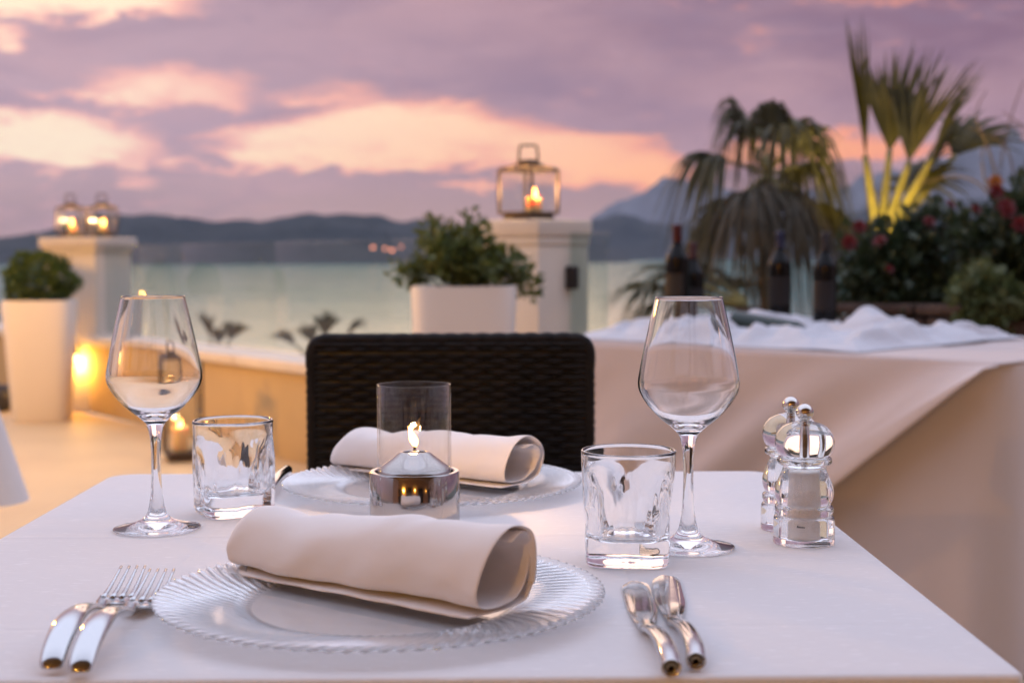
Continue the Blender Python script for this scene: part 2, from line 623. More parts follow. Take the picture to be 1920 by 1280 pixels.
def sea_mat():
    m = pmat('sea', (0.06, 0.23, 0.205), 0.10, ior=1.08)
    nt = m.node_tree
    b = nt.nodes['Principled BSDF']
    tc = nt.nodes.new('ShaderNodeTexCoord')
    hs = None
    for scl, amp in ((0.05, 0.14), (0.35, 0.032), (0.008, 0.42)):
        mp = nt.nodes.new('ShaderNodeMapping')
        mp.inputs['Scale'].default_value = (scl * 0.12, scl, scl)
        nt.links.new(tc.outputs['Object'], mp.inputs[0])
        n = nt.nodes.new('ShaderNodeTexNoise')
        n.inputs['Scale'].default_value = 1
        n.inputs['Detail'].default_value = 4
        nt.links.new(mp.outputs[0], n.inputs['Vector'])
        q = N(nt, n.outputs[0]) * amp
        hs = q if hs is None else hs + q
    bp = nt.nodes.new('ShaderNodeBump')
    bp.inputs['Strength'].default_value = 1.0
    bp.inputs['Distance'].default_value = 1.0
    nt.links.new(hs.s, bp.inputs['Height'])
    # turbid green water under a choppy, wave-averaged mirror
    df = nt.nodes.new('ShaderNodeBsdfDiffuse')
    df.inputs[0].default_value = (0.035, 0.19, 0.175, 1)
    gl = nt.nodes.new('ShaderNodeBsdfGlossy')
    gl.inputs['Roughness'].default_value = 0.11
    gl.inputs[0].default_value = (1, 0.94, 0.84, 1)
    nt.links.new(bp.outputs[0], gl.inputs['Normal'])
    mx = nt.nodes.new('ShaderNodeMixShader')
    mx.inputs[0].default_value = 0.46
    nt.links.new(df.outputs[0], mx.inputs[1])
    nt.links.new(gl.outputs[0], mx.inputs[2])
    nt.links.new(mx.outputs[0], nt.nodes['Material Output'].inputs[0])
sea_mat()


def lamp(name, parent, loc, power, col=(1.0, 0.62, 0.28), rad=0.01, spot=None, direction=None, world_parentless=False):
    d = bpy.data.lights.new(name, 'SPOT' if spot else 'POINT')
    d.energy = power
    d.color = col
    d.shadow_soft_size = rad
    o = bpy.data.objects.new(name, d)
    COL.objects.link(o)
    o.parent = parent
    o.location = loc
    if spot:
        d.spot_size = R(spot)
        d.spot_blend = 0.6
        o.rotation_euler = Vector(direction).to_track_quat('-Z', 'Y').to_euler()
    return o

# ================================================================== SETTING
def V2(p): return Vector((p.x, p.y, 0))
wallA, wallB = at_z(184, 780, 0), at_z(578, 861, 0)
wu = (wallB - wallA); wu.z = 0; wu.normalize()            # along the parapet, towards the right pillar
wn = Vector((wu.y, -wu.x, 0))                             # towards the terrace
if wn.dot(-V2(wallA)) < 0: wn = -wn

pil2_s = 0.295
pc = at(1010, 600, 5.35)
al2 = R(43)
u2, n2 = Vector((math.cos(al2), -math.sin(al2), 0)), Vector((-math.sin(al2), -math.cos(al2), 0))   # outward normals of its two seen faces
PIL2 = Vector((pc.x, pc.y, 0)) - (u2 + n2) * (pil2_s / 2)  # near corner seen at the arris
pil1_s = 0.39
al = R(20.6)
pa, pb = Vector((-math.cos(al), math.sin(al), 0)), Vector((math.sin(al), math.cos(al), 0))
PIL1n = at_z(184, 774, 0)
PIL1 = Vector((PIL1n.x, PIL1n.y, 0)) + (pa + pb) * (pil1_s / 2)
w2 = Vector((0.86, 0.51, 0)).normalized()                  # parapet beyond the right pillar

far_l = PIL1 + (-wu) * 7
corner = PIL2
far_r = PIL2 + w2 * 9
poly = [far_l, corner, far_r, Vector((far_r.x, -7, 0)), Vector((far_l.x, -7, 0))]
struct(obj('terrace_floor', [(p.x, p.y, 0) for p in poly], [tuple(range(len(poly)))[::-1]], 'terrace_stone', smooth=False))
terr = bpy.data.objects['terrace_floor']

# hillside below the terrace, the sea, the far shores
def ground_hillside():
    V, F = [], []
    nx, ny = 60, 40
    for j in range(ny + 1):
        t = j / ny
        y = 2 + t ** 1.6 * 260
        for i in range(nx + 1):
            x = (i / nx - 0.5) * (60 + 700 * t)
            z = -0.9 - (y - 2) * 0.125 + noise.noise((x * 0.05, y * 0.05, 0)) * 1.2 * min(1, t * 4)
            V.append((x, y, max(z, -16)))
    for j in range(ny):
        for i in range(nx):
            a = j * (nx + 1) + i
            F.append((a, a + 1, a + nx + 2, a + nx + 1))
    return V, F
struct(obj('hillside', *ground_hillside(), 'hillside_scrub'))
SEA_Z = -13.0
struct(obj('sea', [(-11000, 20, SEA_Z), (11000, 20, SEA_Z), (11000, 12300, SEA_Z), (-11000, 12300, SEA_Z)], [(0, 1, 2, 3)], 'sea', smooth=False))


def range_mesh(prof, D, depth, seed, rough=1.0, n=220):
    """ridge profile in (px, py) seen from the terrace, foot at distance D, crest at D+depth"""
    pts = spline([(float(a), float(b)) for a, b in prof], 12)
    xs = [p[0] for p in pts]
    V, F = [], []
    rows = 22
    x0, x1 = xs[0], xs[-1]
    for j in range(rows + 1):
        t = j / rows * 1.5
        for i in range(n + 1):
            px = x0 + (x1 - x0) * i / n
            k = max(q for q in range(len(xs) - 1) if xs[q] <= px + 1e-6)
            f = (px - xs[k]) / max(1e-6, xs[k + 1] - xs[k])
            py = pts[k][1] * (1 - f) + pts[k + 1][1] * f
            d = ray(px, py)
            dist = D + depth * t
            crest = CAM + d * ((D + depth) / d.y)
            h = crest.z - SEA_Z + noise.fractal((px * 0.02, seed, 1.0), 1.0, 2.0, 5) * rough * 6
            s = math.sin(min(t, 1.0) * math.pi / 2) if t <= 1 else max(0.0, 1 - (t - 1) * 1.2)
            sp = CAM + ray(px, 484) * (dist / ray(px, 484).y)
            rr = noise.fractal((sp.x * 0.0016 * 4, sp.y * 0.0016 * 4, seed), 1.0, 2.0, 5)
            w = math.sin(min(1, t) * math.pi) if t < 1 else 0
            V.append((sp.x, sp.y, SEA_Z - 2 + max(0, h * s + rr * h * 0.28 * w) * 1.0))
    for j in range(rows):
        for i in range(n):
            a = j * (n + 1) + i
            F.append((a, a + 1, a + n + 2, a + n + 1))
    return V, F
struct(obj('hills_far_shore', *range_mesh([(-900, 430), (-500, 452), (-200, 455), (0, 446), (80, 436), (150, 420), (210, 403), (250, 405), (310, 404), (360, 412), (430, 418), (500, 416), (560, 407), (630, 402), (690, 406), (750, 416), (830, 424), (900, 434), (1000, 446), (1100, 458), (1180, 474)], 3200, 1200, 3.3), 'hill_wood'))
struct(obj('hills_headland', *range_mesh([(960, 476), (1060, 440), (1110, 418), (1160, 408), (1220, 415), (1300, 420), (1400, 400), (1500, 408), (1650, 392), (1800, 380), (1950, 390), (2200, 380), (2600, 400)], 5200, 1400, 8.1), 'hill_wood'))
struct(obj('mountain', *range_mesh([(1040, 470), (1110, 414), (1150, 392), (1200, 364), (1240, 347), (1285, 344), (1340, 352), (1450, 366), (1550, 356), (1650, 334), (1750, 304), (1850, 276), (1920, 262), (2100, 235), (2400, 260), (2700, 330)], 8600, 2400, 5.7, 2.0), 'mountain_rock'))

shore = None
for px, py, r_ in ((735, 469, 3.2), (722, 466, 2.6), (699, 464, 3.0), (752, 463, 2.2)):
    p = at(px, py, 3150)
    o = obj('shore_lamp', *lathe([(0.01, -1), (0.7, -0.7), (1, 0), (0.7, 0.7), (0.01, 1)], 10), 'shore_lamp', loc=p)
    o.scale = (r_, r_, r_)
    tag(o, 'tiny red lamp on the distant shore under the dark hills', 'lamp', 'red lamps on the far shore')

# ---- parapet, pillars, glass balustrade
def oriented(V, o, ux, uy):
    return [o + ux * v[0] + uy * v[1] + Vector((0, 0, v[2])) for v in V]


def parapet(a, b, label, name='parapet_wall'):
    d = b - a
    L = d.length
    u = d / L
    n_ = Vector((u.y, -u.x, 0))
    t = thing(name, label, 'wall', a)
    V, F = box(L, 0.20, 0.44, (L / 2, 0, 0.22), 0.006)
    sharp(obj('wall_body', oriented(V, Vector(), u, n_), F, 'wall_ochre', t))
    k = max(1, round(L / 1.1))
    for i in range(k):                                     # coping stones
        l = L / k
        V, F = box(l - 0.006, 0.28, 0.055, (l * (i + 0.5), 0, 0.469), 0.012)
        sharp(obj('coping_stone', oriented(V, Vector(), u, n_), F, 'stone_cap', t))
    return t
gap = 0.19
offn = -wn * 0.11
parapet(PIL1 + wu * 0.20, PIL2 - wu * 0.16, 'low cream parapet wall with coping between the two lantern pillars')
parapet(far_l, PIL1 - wu * 0.20, 'low cream parapet wall behind the tall tapered white pot')
parapet(PIL2 + w2 * 0.17, far_r, 'low parapet wall running behind the table of wine bottles')


def pillar(c, s, ux, uy, h, label, oh=0.06):
    t = thing('pillar', label, 'pillar', c)
    zz = Vector()
    V, F = box(s, s, h - 0.10, (0, 0, (h - 0.10) / 2), 0.006)
    sharp(obj('shaft', oriented(V, zz, ux, uy), F, 'plaster', t))
    V, F = box(s + oh / 2, s + oh / 2, 0.035, (0, 0, h - 0.0825), 0.012)
    sharp(obj('moulding', oriented(V, zz, ux, uy), F, 'plaster', t))
    V, F = box(s + oh, s + oh, 0.063, (0, 0, h - 0.033), 0.008)
    sharp(obj('cap', oriented(V, zz, ux, uy), F, 'stone_cap', t))
    return t
H2 = at(1010, 410, 5.35).z
H1 = at(178, 444, PIL1n.y).z
p2 = pillar(PIL2, pil2_s, u2, n2, H2, 'cream square pillar carrying one lantern, beside the leafy shrub pot', oh=0.022)
p1 = pillar(PIL1, pil1_s, pa, -pb, H1, 'cream square pillar carrying two lanterns, beside the clipped ball plant')
# glass clamps and the return pane on the right face of the second pillar
for zc in (0.62, 0.92):
    V, F = box(0.03, 0.05, 0.09, (pil2_s / 2 + 0.016, -0.03, zc), 0.006)
    obj('glass_clamp', oriented(V, Vector(), u2, n2), F, 'bracket', p2)
V, F = box(0.03, 0.06, 0.09, (-0.03, pil1_s / 2 + 0.016, 0.95), 0.006)
obj('glass_clamp', oriented(V, Vector(), -pa, pb), F, 'bracket', p1)
gp = thing('glass_screen', 'upright greenish glass return pane clamped to the single-lantern pillar', 'glass pane', PIL2 + u2 * (pil2_s / 2 + 0.02) - n2 * 0.02)
V, F = box(0.012, 0.22, H2 - 0.56, (0, -0.11, 0.51 + (H2 - 0.56) / 2), 0.002)
sharp(obj('pane', oriented(V, Vector(), u2, n2), F, 'rail_glass', gp))
# panes between the pillars
s0 = PIL1 + wu * 0.26
s1 = PIL2 - wu * 0.20
Lg = (s1 - s0).length
bt = thing('glass_balustrade', 'clear frameless glass balustrade standing on the low parapet between the pillars', 'balustrade', s0)
for i in range(4):
    l = Lg / 4
    V, F = box(l - 0.014, 0.010, 0.56, (l * (i + 0.5), 0, 0.80), 0.002)
    sharp(obj('pane', oriented(V, Vector(), wu, wn), F, 'rail_glass', bt))

# ---- lanterns
def flame_mesh(h, r, lean=0.0):
    prof = [(0.05, 0.0), (0.62, 0.12), (0.95, 0.28), (1.0, 0.38), (0.82, 0.55), (0.5, 0.74), (0.2, 0.9), (0.02, 1.0)]
    V, F = lathe([(a * r, b * h) for a, b in spline(prof, 3)], 14)
    V = [(x + lean * (z / h) ** 1.5 * h, y, z) for x, y, z in V]
    return V, F


def candle(loc, r, h, label, power, fl=0.022, group=None):
    t = thing('pillar_candle', label, 'candle', loc, 0, group)
    prof = [(r * 0.96, 0), (r, 0.003), (r, h - 0.004), (r * 0.94, h), (r * 0.75, h - 0.004), (0.002, h - 0.008)]
    obj('wax_body', *lathe(prof, 24, close_bot=True), 'wax', t)
    obj('wick', *tube([(0, 0, h - 0.008), (0.001, 0, h + 0.005)], 0.0012, 6), 'wick', t)
    f = obj('flame', *flame_mesh(fl * 1.5, fl * 0.42, 0.1), 'flame', t, loc=(0, 0, h + 0.001))
    lamp('candle_light', t, (0, 0, h + fl * 1.1), power, rad=fl * 0.45)
    return t


def lantern(loc, w, h, rot, label, post=0.010, group=None, name='lantern', handle=True, base_h=0.02):
    """h: height of the glazed body above the base"""
    t = thing(name, label, 'lantern', loc, rot, group)
    sharp(obj('base', *box(w * 0.82, w * 0.82, base_h, (0, 0, base_h / 2 + 0.002), 0.003), 'lantern_iron', t))
    sharp(obj('floor_plate', *box(w, w, 0.010, (0, 0, base_h + 0.007), 0.002), 'lantern_iron', t))
    z0 = base_h + 0.012
    for sx in (-1, 1):
        for sy in (-1, 1):
            sharp(obj('post', *box(post, post, h, (sx * (w - post) / 2, sy * (w - post) / 2, z0 + h / 2), 0.001), 'lantern_iron', t))
    for k in range(4):
        o = obj('top_rail', *box(w - 2 * post, post, post, (0, (w - post) / 2, z0 + h - post / 2), 0.001), 'lantern_iron', t)
        o.rotation_euler = (0, 0, k * math.pi / 2)
        o = obj('pane', *box(w - 2 * post + 0.002, 0.003, h - post, (0, (w - post) / 2 - 0.002, z0 + (h - post) / 2)), 'pane_glass', t, smooth=False)
        o.rotation_euler = (0, 0, k * math.pi / 2)
    zt = z0 + h
    # open roof frame, collar, handle
    for k in range(4):
        c = Vector(((w - post) / 2, (w - post) / 2, zt))
        e = Vector((w * 0.24, w * 0.24, zt + 0.010))
        o = obj('roof_bar', *tube([c, e], post * 0.5, 6), 'lantern_iron', t)
        o.rotation_euler = (0, 0, k * math.pi / 2)
    V, F = box(w * 0.52, w * 0.52, 0.012, (0, 0, zt + 0.014), 0.003)
    sharp(obj('roof_plate', V, F, 'lantern_iron', t))
    sharp(obj('collar', *box(w * 0.36, w * 0.36, 0.016, (0, 0, zt + 0.028), 0.003), 'lantern_iron', t))
    if handle:
        hw, hh = w * 0.22, w * 0.34
        zb = zt + 0.034
        path = [(-hw, 0, zb), (-hw * 0.9, 0, zb + hh * 0.9), (-hw * 0.78, 0, zb + hh), (hw * 0.78, 0, zb + hh), (hw * 0.9, 0, zb + hh * 0.9), (hw, 0, zb)]
        hd_ = obj('handle', *tube(path, post * 0.45, 8, upv=Vector((0, 1, 0))), 'lantern_iron', t)
        hd_.rotation_euler = (0, 0, R(-45))
    return t, z0

c2 = at(991, 405, PIL2.y)
lt, z0 = lantern((c2.x, PIL2.y, H2), 0.172, 0.165, R(50) , 'dark metal lantern with lit candle on the pillar behind the black chair')
candle((c2.x + 0.020, PIL2.y - 0.025, H2 + z0), 0.031, 0.055, 'glowing pillar candle inside the lantern behind the black chair', 11.0, 0.026)
for i, (px, lab, lab2) in enumerate(((133, 'dark metal candle lantern on the far pillar, nearer the clipped ball plant', 'lit candle in the far pillar lantern nearer the clipped ball plant'), (192, 'dark metal candle lantern on the far pillar, nearer the water', 'lit candle in the far pillar lantern nearer the water'))):
    Yl = PIL1.y + (0.03 if i == 0 else -0.02)
    p = at(px, 440, Yl)
    lt, z0 = lantern((p.x, p.y, H1), 0.155, 0.165, R(33), lab, group='pair of lanterns on the far pillar')
    candle((p.x + 0.012, p.y - 0.02, H1 + z0), 0.027, 0.05, lab2, 10.0, 0.030, group='pair of candles on the far pillar')

p = at_z(343, 862, 0)
FL = Vector((p.x, p.y, 0))
lt, z0 = lantern(FL, 0.185, 0.44, R(20), 'tall dark metal floor lantern with candle, standing before the parapet', post=0.013, name='floor_lantern', base_h=0.035)
candle((FL.x - 0.01, FL.y - 0.01, z0), 0.038, 0.12, 'cream pillar candle burning inside the tall floor lantern', 3.0, 0.026)

# ---- wall lamp on the far pillar and its twin on the next pillar along the parapet
def wall_lamp(loc, out, label, power):
    t = thing('wall_lamp', label, 'lamp', loc, 0, 'brass wall lamps on the terrace pillars')
    o = Vector(out)
    obj('arm', *tube([(0, 0, 0.05), o * 0.03 + Vector((0, 0, 0.055)), o * 0.055 + Vector((0, 0, 0.05))], 0.006, 8), 'bracket', t)
    c = o * 0.055
    obj('shade', *lathe([(0.012, 0.05), (0.022, 0.045), (0.024, 0.0), (0.021, 0.0), (0.019, 0.04), (0.01, 0.044)], 20), 'bracket', t, loc=c)
    obj('bulb', *lathe([(0.002, -0.045), (0.014, -0.038), (0.0185, -0.022), (0.017, -0.006), (0.010, 0.006)], 16), 'bulb', t, loc=c)
    lamp('lamp_light', t, c + Vector((0, 0, -0.062)), power, (1.0, 0.47, 0.06), 0.02)
    return t
lo = -pb
lp = PIL1n + pa * 0.13
wall_lamp(Vector((lp.x, lp.y, at(150, 664, lp.y).z)) + lo * 0.0, lo, 'small glowing wall lamp on the two-lantern pillar beside the tapered pot', LAMP_W)
# next pillar along the parapet, beyond the frame
PIL0 = PIL1 - wu * 1.0 + Vector((-1.75, 0.25, 0))
p0 = pillar(PIL0, pil1_s, pa, -pb, H1, 'cream square pillar further along the parapet, outside the view')
lp = PIL0 - (pa + pb) * (pil1_s / 2) + pa * 0.18
wall_lamp(Vector((lp.x, lp.y, 0.72)), lo, 'wall lamp on the next pillar along, outside the view', LAMP_W)
# lamp post on the terrace, just beyond the left edge of the view
pst = thing('lamp_post', 'slim dark lamp post with frosted globe on the terrace, outside the view', 'lamp post', (-3.75, 6.1, 0))
obj('post', *tube([(0, 0, 0.02), (0, 0, 1.0), (0, 0, 1.78)], [0.03, 0.024, 0.02], 12), 'bracket', pst)
obj('foot', *lathe([(0.11, 0.0), (0.11, 0.012), (0.05, 0.03), (0.03, 0.05)], 24, close_bot=True), 'bracket', pst)
gl_ = obj('globe', *lathe([(max(0.001, 0.09 * math.sin(math.pi * i / 14)), 1.86 - 0.09 * math.cos(math.pi * i / 14)) for i in range(15)], 24), 'globe', pst)
obj('globe_cap', *lathe([(0.001, 1.975), (0.05, 1.962), (0.06, 1.95), (0.05, 1.944)], 20), 'bracket', pst)

# the house the terrace belongs to, behind the viewer
FY = -4.2
hs = thing('restaurant_house', 'peach rendered house front behind the terrace tables', 'house', (0, FY, 0))
def fx(x0, x1, z0, z1, y0=-0.3, y1=0.0, bev=0.0): return box(x1 - x0, y1 - y0, z1 - z0, ((x0 + x1) / 2, (y0 + y1) / 2, (z0 + z1) / 2), bev)
openings = [(-4.6, -3.2), (-1.9, -0.5), (1.1, 2.5), (4.0, 5.4)]
xs_ = [-7.5] + [v for o_ in openings for v in o_] + [7.5]
for i in range(0, len(xs_), 2):
    obj('wall', *fx(xs_[i], xs_[i + 1], 0, 2.35), 'facade_render', hs, smooth=False)
obj('upper_wall', *fx(-7.5, 7.5, 2.353, 7.2), 'facade_render', hs, smooth=False)
obj('cornice', *fx(-7.6, 7.6, 7.203, 7.4, -0.3, 0.15, 0.01), 'stone_cap', hs)
for a, b in openings:
    d_ = obj('glass_door', *fx(a + 0.06, b - 0.06, 0.06, 2.29, -0.16, -0.15), 'door_glass', hs, smooth=False)
    for q in (fx(a + 0.003, a + 0.06, 0.003, 2.347, -0.2, -0.11), fx(b - 0.06, b - 0.003, 0.003, 2.347, -0.2, -0.11), fx(a + 0.063, b - 0.063, 2.29, 2.347, -0.2, -0.11), fx((a + b) / 2 - 0.03, (a + b) / 2 + 0.03, 0.06, 2.287, -0.19, -0.12)):
        obj('door_frame', *q, 'table_wood', d_, smooth=False)
aw = obj('awning', *tube([(0, 0.05, 3.35), (0, 2.2, 3.1), (0, 4.35, 2.82)], [(4.6, 0.006)] * 3, 4, upv=Vector((0, 0, 1))), 'awning_canvas', hs, smooth=False)
for k in range(10):
    V, F = box(0.84, 0.004, 0.20, (-4.14 + k * 0.92, 4.36, 2.71), 0.001)
    obj('valance_panel', V, F, 'awning_canvas', aw, smooth=False)
for x_ in (-4.3, 0.0, 4.3):
    obj('awning_arm', *tube([(x_, 0.02, 2.75), (x_, 4.25, 2.76)], 0.02, 8), 'bracket', aw)
for i, x_ in enumerate((-2.55, 0.3, 3.25)):
    wall_lamp(Vector((x_, FY + 0.002, 2.05)), Vector((0, 1, 0)), ('wall lamp on the house front behind the forks side', 'wall lamp on the house front straight behind the viewer', 'wall lamp on the house front behind the mills side')[i], HOUSE_W[i])

# ---- pots and plants
def sq_pot(w_top, w_bot, h, label, loc, rot, name='planter_pot', nexp=5.0, mat='pot_white'):
    t = thing(name, label, 'pot', loc, rot)
    seg = 64
    prof = [(w_bot / 2 * 0.96, 0.0), (w_bot / 2, 0.01), (w_top / 2 * 0.5 + w_bot / 2 * 0.5, h * 0.5), (w_top / 2, h - 0.008), (w_top / 2 * 0.985, h), (w_top / 2 - 0.025, h), (w_top / 2 - 0.03, h - 0.01), (w_top / 2 - 0.04, h - 0.08)]
    V, F = lathe(prof, seg, close_bot=True)
    V2_ = []
    for x, y, z in V:
        r = math.hypot(x, y)
        a = math.atan2(y, x)
        k = (abs(math.cos(a)) ** nexp + abs(math.sin(a)) ** nexp) ** (-1 / nexp)
        V2_.append((x * k, y * k, z))
    sharp(obj('body', V2_, F, mat, t), 50)
    ss = (w_top / 2 - 0.038)
    obj('soil', [(-ss, -ss, h - 0.06), (ss, -ss, h - 0.06), (ss, ss, h - 0.06), (-ss, ss, h - 0.06)], [(0, 1, 2, 3)], 'soil', t, smooth=False)
    return t


def leaf_cloud(n, sampler, size, rng, asp=0.5, up=0.2):
    V, F = [], []
    for _ in range(n):
        p, nrm = sampler(rng)
        d = Vector((rng.gauss(0, 1), rng.gauss(0, 1), rng.gauss(0, 1) + up))
        d = (d.normalized() + nrm * 0.9).normalized()
        s = d.cross(Vector((rng.gauss(0, 1), rng.gauss(0, 1), rng.gauss(0, 1)))).normalized()
        l = size * rng.uniform(0.6, 1.25)
        nn = d.cross(s)
        k = len(V)
        V += [p, p + d * l * 0.5 + s * l * asp * 0.5, p + d * l - nn * l * 0.12, p + d * l * 0.5 - s * l * asp * 0.5]
        F += [(k, k + 1, k + 2), (k, k + 2, k + 3)]
    return V, F


def ell(cx, cy, cz, rx, ry, rz, fill=0.6):
    def f(rng):
        while True:
            v = Vector((rng.gauss(0, 1), rng.gauss(0, 1), rng.gauss(0, 1))).normalized()
            k = noise.noise(v * 2.3 + Vector((cx, cy, cz)) * 3) * 0.28
            r = rng.uniform(fill, 1.0) + k
            return Vector((cx + v.x * rx * r, cy + v.y * ry * r, cz + v.z * rz * r)), v
    return f

rng = random.Random(3)
pp = at_z(80, 786, 0)
POT1 = Vector((pp.x, pp.y, 0))
pot1h = at(80, 562, POT1.y).z
sq_pot(0.425, 0.33, pot1h, 'tall tapered white pot by the two-lantern pillar, lit by the wall lamp', POT1, R(8))
pl = thing('topiary_ball', 'clipped dark green ball plant growing in the tall tapered pot', 'plant', POT1 + Vector((0, 0, pot1h - 0.06)))
obj('stem', *tube([(0, 0, 0), (0.005, 0, 0.12)], 0.012, 8), 'bark', pl)
V, F = merge(leaf_cloud(2600, ell(0, 0, 0.17, 0.205, 0.205, 0.17, 0.86), 0.036, rng, 0.6), leaf_cloud(700, ell(0, 0, 0.14, 0.17, 0.17, 0.14, 0.5), 0.04, rng, 0.7))
obj('foliage', V, F, 'leaf_box', pl, smooth=False)

POT2 = Vector((at(868, 540, 5.05).x, 5.05, 0))
pot2h = at(868, 537, 5.05 - 0.15).z
sq_pot(0.37, 0.30, pot2h, 'white pot holding the leafy shrub in front of the single-lantern pillar', POT2, R(4))
sh = thing('leafy_shrub', 'loose leafy green shrub in the white pot beside the single-lantern pillar', 'plant', POT2 + Vector((0, 0, pot2h - 0.06)))
tips = []
for i in range(30):
    a, e = rng.uniform(0, 6.28), rng.uniform(0.25, 1.45)
    l = rng.uniform(0.13, 0.25) * (0.75 + 0.35 * math.sin(e))
    tips.append(Vector((math.cos(a) * math.cos(e) * l * 1.0 - 0.02, math.sin(a) * math.cos(e) * l, math.sin(e) * l * 1.05 + 0.05)))
tips += [Vector((0.225, -0.05, 0.10)), Vector((0.245, -0.02, 0.05)), Vector((-0.22, -0.03, 0.10))]
VS, FS, VL, FL_ = [], [], [], []
for tp in tips:
    mid = tp * 0.5 + Vector((0, 0, 0.03))
    v, f = tube([(tp.x * 0.1, tp.y * 0.1, 0), mid, tp], [0.004, 0.003, 0.002], 5)
    VS, FS = merge((VS, FS), (v, f))
    for q in range(3):
        c = mid.lerp(tp, (q + 1) / 3)
        v, f = leaf_cloud(24, ell(c.x, c.y, c.z, 0.048, 0.048, 0.045, 0.1), 0.042, rng, 0.5, 0.6)
        VL, FL_ = merge((VL, FL_), (v, f))
obj('stems', VS, FS, 'bark', sh)
obj('foliage', VL, FL_, 'leaf_shrub', sh, smooth=False)

dk = at_z(-4, 770, 0)
dpot = thing('dark_pot', 'low dark blue rounded pot cut off by the edge of the picture', 'pot', (dk.x, dk.y, 0))
obj('body', *lathe(spline([(0.06, 0.0), (0.10, 0.03), (0.115, 0.10), (0.09, 0.16), (0.08, 0.165), (0.07, 0.15)], 4), 28, close_bot=True), 'pot_dark', dpot)

# ---- palms
def strip(pts, widths, side, nrm, fold):
    V, F = [], []
    for p, w in zip(pts, widths):
        V += [p - side * w + nrm * fold * w, p, p + side * w + nrm * fold * w]
    for i in range(len(pts) - 1):
        a = i * 3
        F += [(a, a + 1, a + 4, a + 3), (a + 1, a + 2, a + 5, a + 4)]
    return V, F


def fan_frond(palm, base, dirv, plen, blen, rng, nb=26, spread=2.0, droop=0.25, sag=0.08, wid=0.013, mat='palm_green', tilt=0.0, stalk_r=0.009):
    """fan leaf: arching stalk with blades spread round its tip; base is relative to the palm"""
    d = Vector(dirv).normalized()
    n_ = 7
    path = []
    for i in range(n_ + 1):
        t = i / n_
        path.append(Vector(base) + d * plen * t + Vector((0, 0, -sag * t * t)))
    hub = path[-1]
    d2 = (path[-1] - path[-2]).normalized()
    s = d2.cross(Vector((0, 0, 1)))
    if s.length < 0.15:
        s = d2.cross(Vector((rng.uniform(-1, 1), rng.uniform(-1, 1), 0)))
    s.normalize()
    s = (s * math.cos(tilt) + s.cross(d2) * math.sin(tilt)).normalized()
    nr = s.cross(d2).normalized()
    V, F = [], []
    for k in range(nb):
        a = -spread + 2 * spread * k / (nb - 1) + rng.uniform(-0.05, 0.05)
        bd = (d2 * math.cos(a) + s * math.sin(a) + nr * rng.uniform(0.0, 0.16)).normalized()
        bl = blen * (0.72 + 0.28 * math.cos(a * 0.8)) * rng.uniform(0.85, 1.1)
        bs = bd.cross(nr).normalized()
        pts, ws = [], []
        dr = droop * rng.uniform(0.6, 1.5)
        for q in range(7):
            t = q / 6
            p = hub + bd * bl * t
            fall = dr * bl * max(0, t - 0.3) ** 2 * 2.0
            p.z -= fall
            pts.append(p)
            ws.append(wid * (0.35 + 1.3 * t if t < 0.4 else 0.87 * (1 - t) / 0.6 + 0.03))
        v, f = strip(pts, ws, bs, nr, 0.45)
        V, F = merge((V, F), (v, f))
    fr = obj('frond', V, F, mat, palm, smooth=False)
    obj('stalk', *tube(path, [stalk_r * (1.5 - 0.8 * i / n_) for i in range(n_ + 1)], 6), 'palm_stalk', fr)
    return fr


def palm(loc, label, trunk_h, trunk_r, name='fan_palm', ground=-1.5):
    t = thing(name, label, 'palm tree', loc)
    z0 = ground - loc[2]
    pts = []
    rr = []
    for i in range(14):
        f = i / 13
        pts.append((0.03 * math.sin(f * 3), 0, z0 + (trunk_h - z0) * f))
        rr.append(trunk_r * (1.15 - 0.3 * f) * (1 + 0.08 * (i % 2)))
    obj('trunk', *tube(pts, rr, 10), 'bark', t)
    return t

rngp = random.Random(11)
# drooping palm behind the wine table
pA = at(1440, 330, 6.6)
PA = palm((pA.x, pA.y, pA.z), 'drooping fan palm standing behind the wine bottles, left of the lit one', -0.02, 0.06)
for (tx, ty, dy_), bl_, sp_, dr_, m_ in (
        ((1400, 235, 0.05), 0.42, 1.3, 1.30, 'palm_green'), ((1450, 230, 0.0), 0.34, 1.5, 1.30, 'palm_green'), ((1480, 260, -0.1), 0.40, 1.6, 1.50, 'palm_green'), ((1430, 250, 0.2), 0.36, 1.5, 1.00, 'palm_green'),
        ((1360, 290, 0.0), 0.36, 1.3, 1.20, 'palm_green'), ((1500, 300, 0.1), 0.30, 1.5, 1.30, 'palm_green'), ((1345, 390, 0.0), 0.28, 1.4, 0.80, 'palm_green'), ((1380, 370, -0.15), 0.28, 1.4, 0.80, 'palm_green'),
        ((1405, 345, -0.2), 0.34, 1.5, 1.50, 'palm_dry'), ((1465, 345, -0.2), 0.36, 1.5, 1.50, 'palm_dry'), ((1500, 370, -0.1), 0.28, 1.6, 1.00, 'palm_dry'), 
          ((1530, 370, 0.1), 0.30, 1.4, 0.90, 'palm_green')):
    tip = at(tx, ty, 6.6 + dy_) - pA
    fan_frond(PA, (0, 0, 0), tip, tip.length, bl_, rngp, nb=36, spread=sp_, droop=dr_, sag=0.03, mat=m_, tilt=rngp.uniform(-0.4, 0.4), wid=0.017)
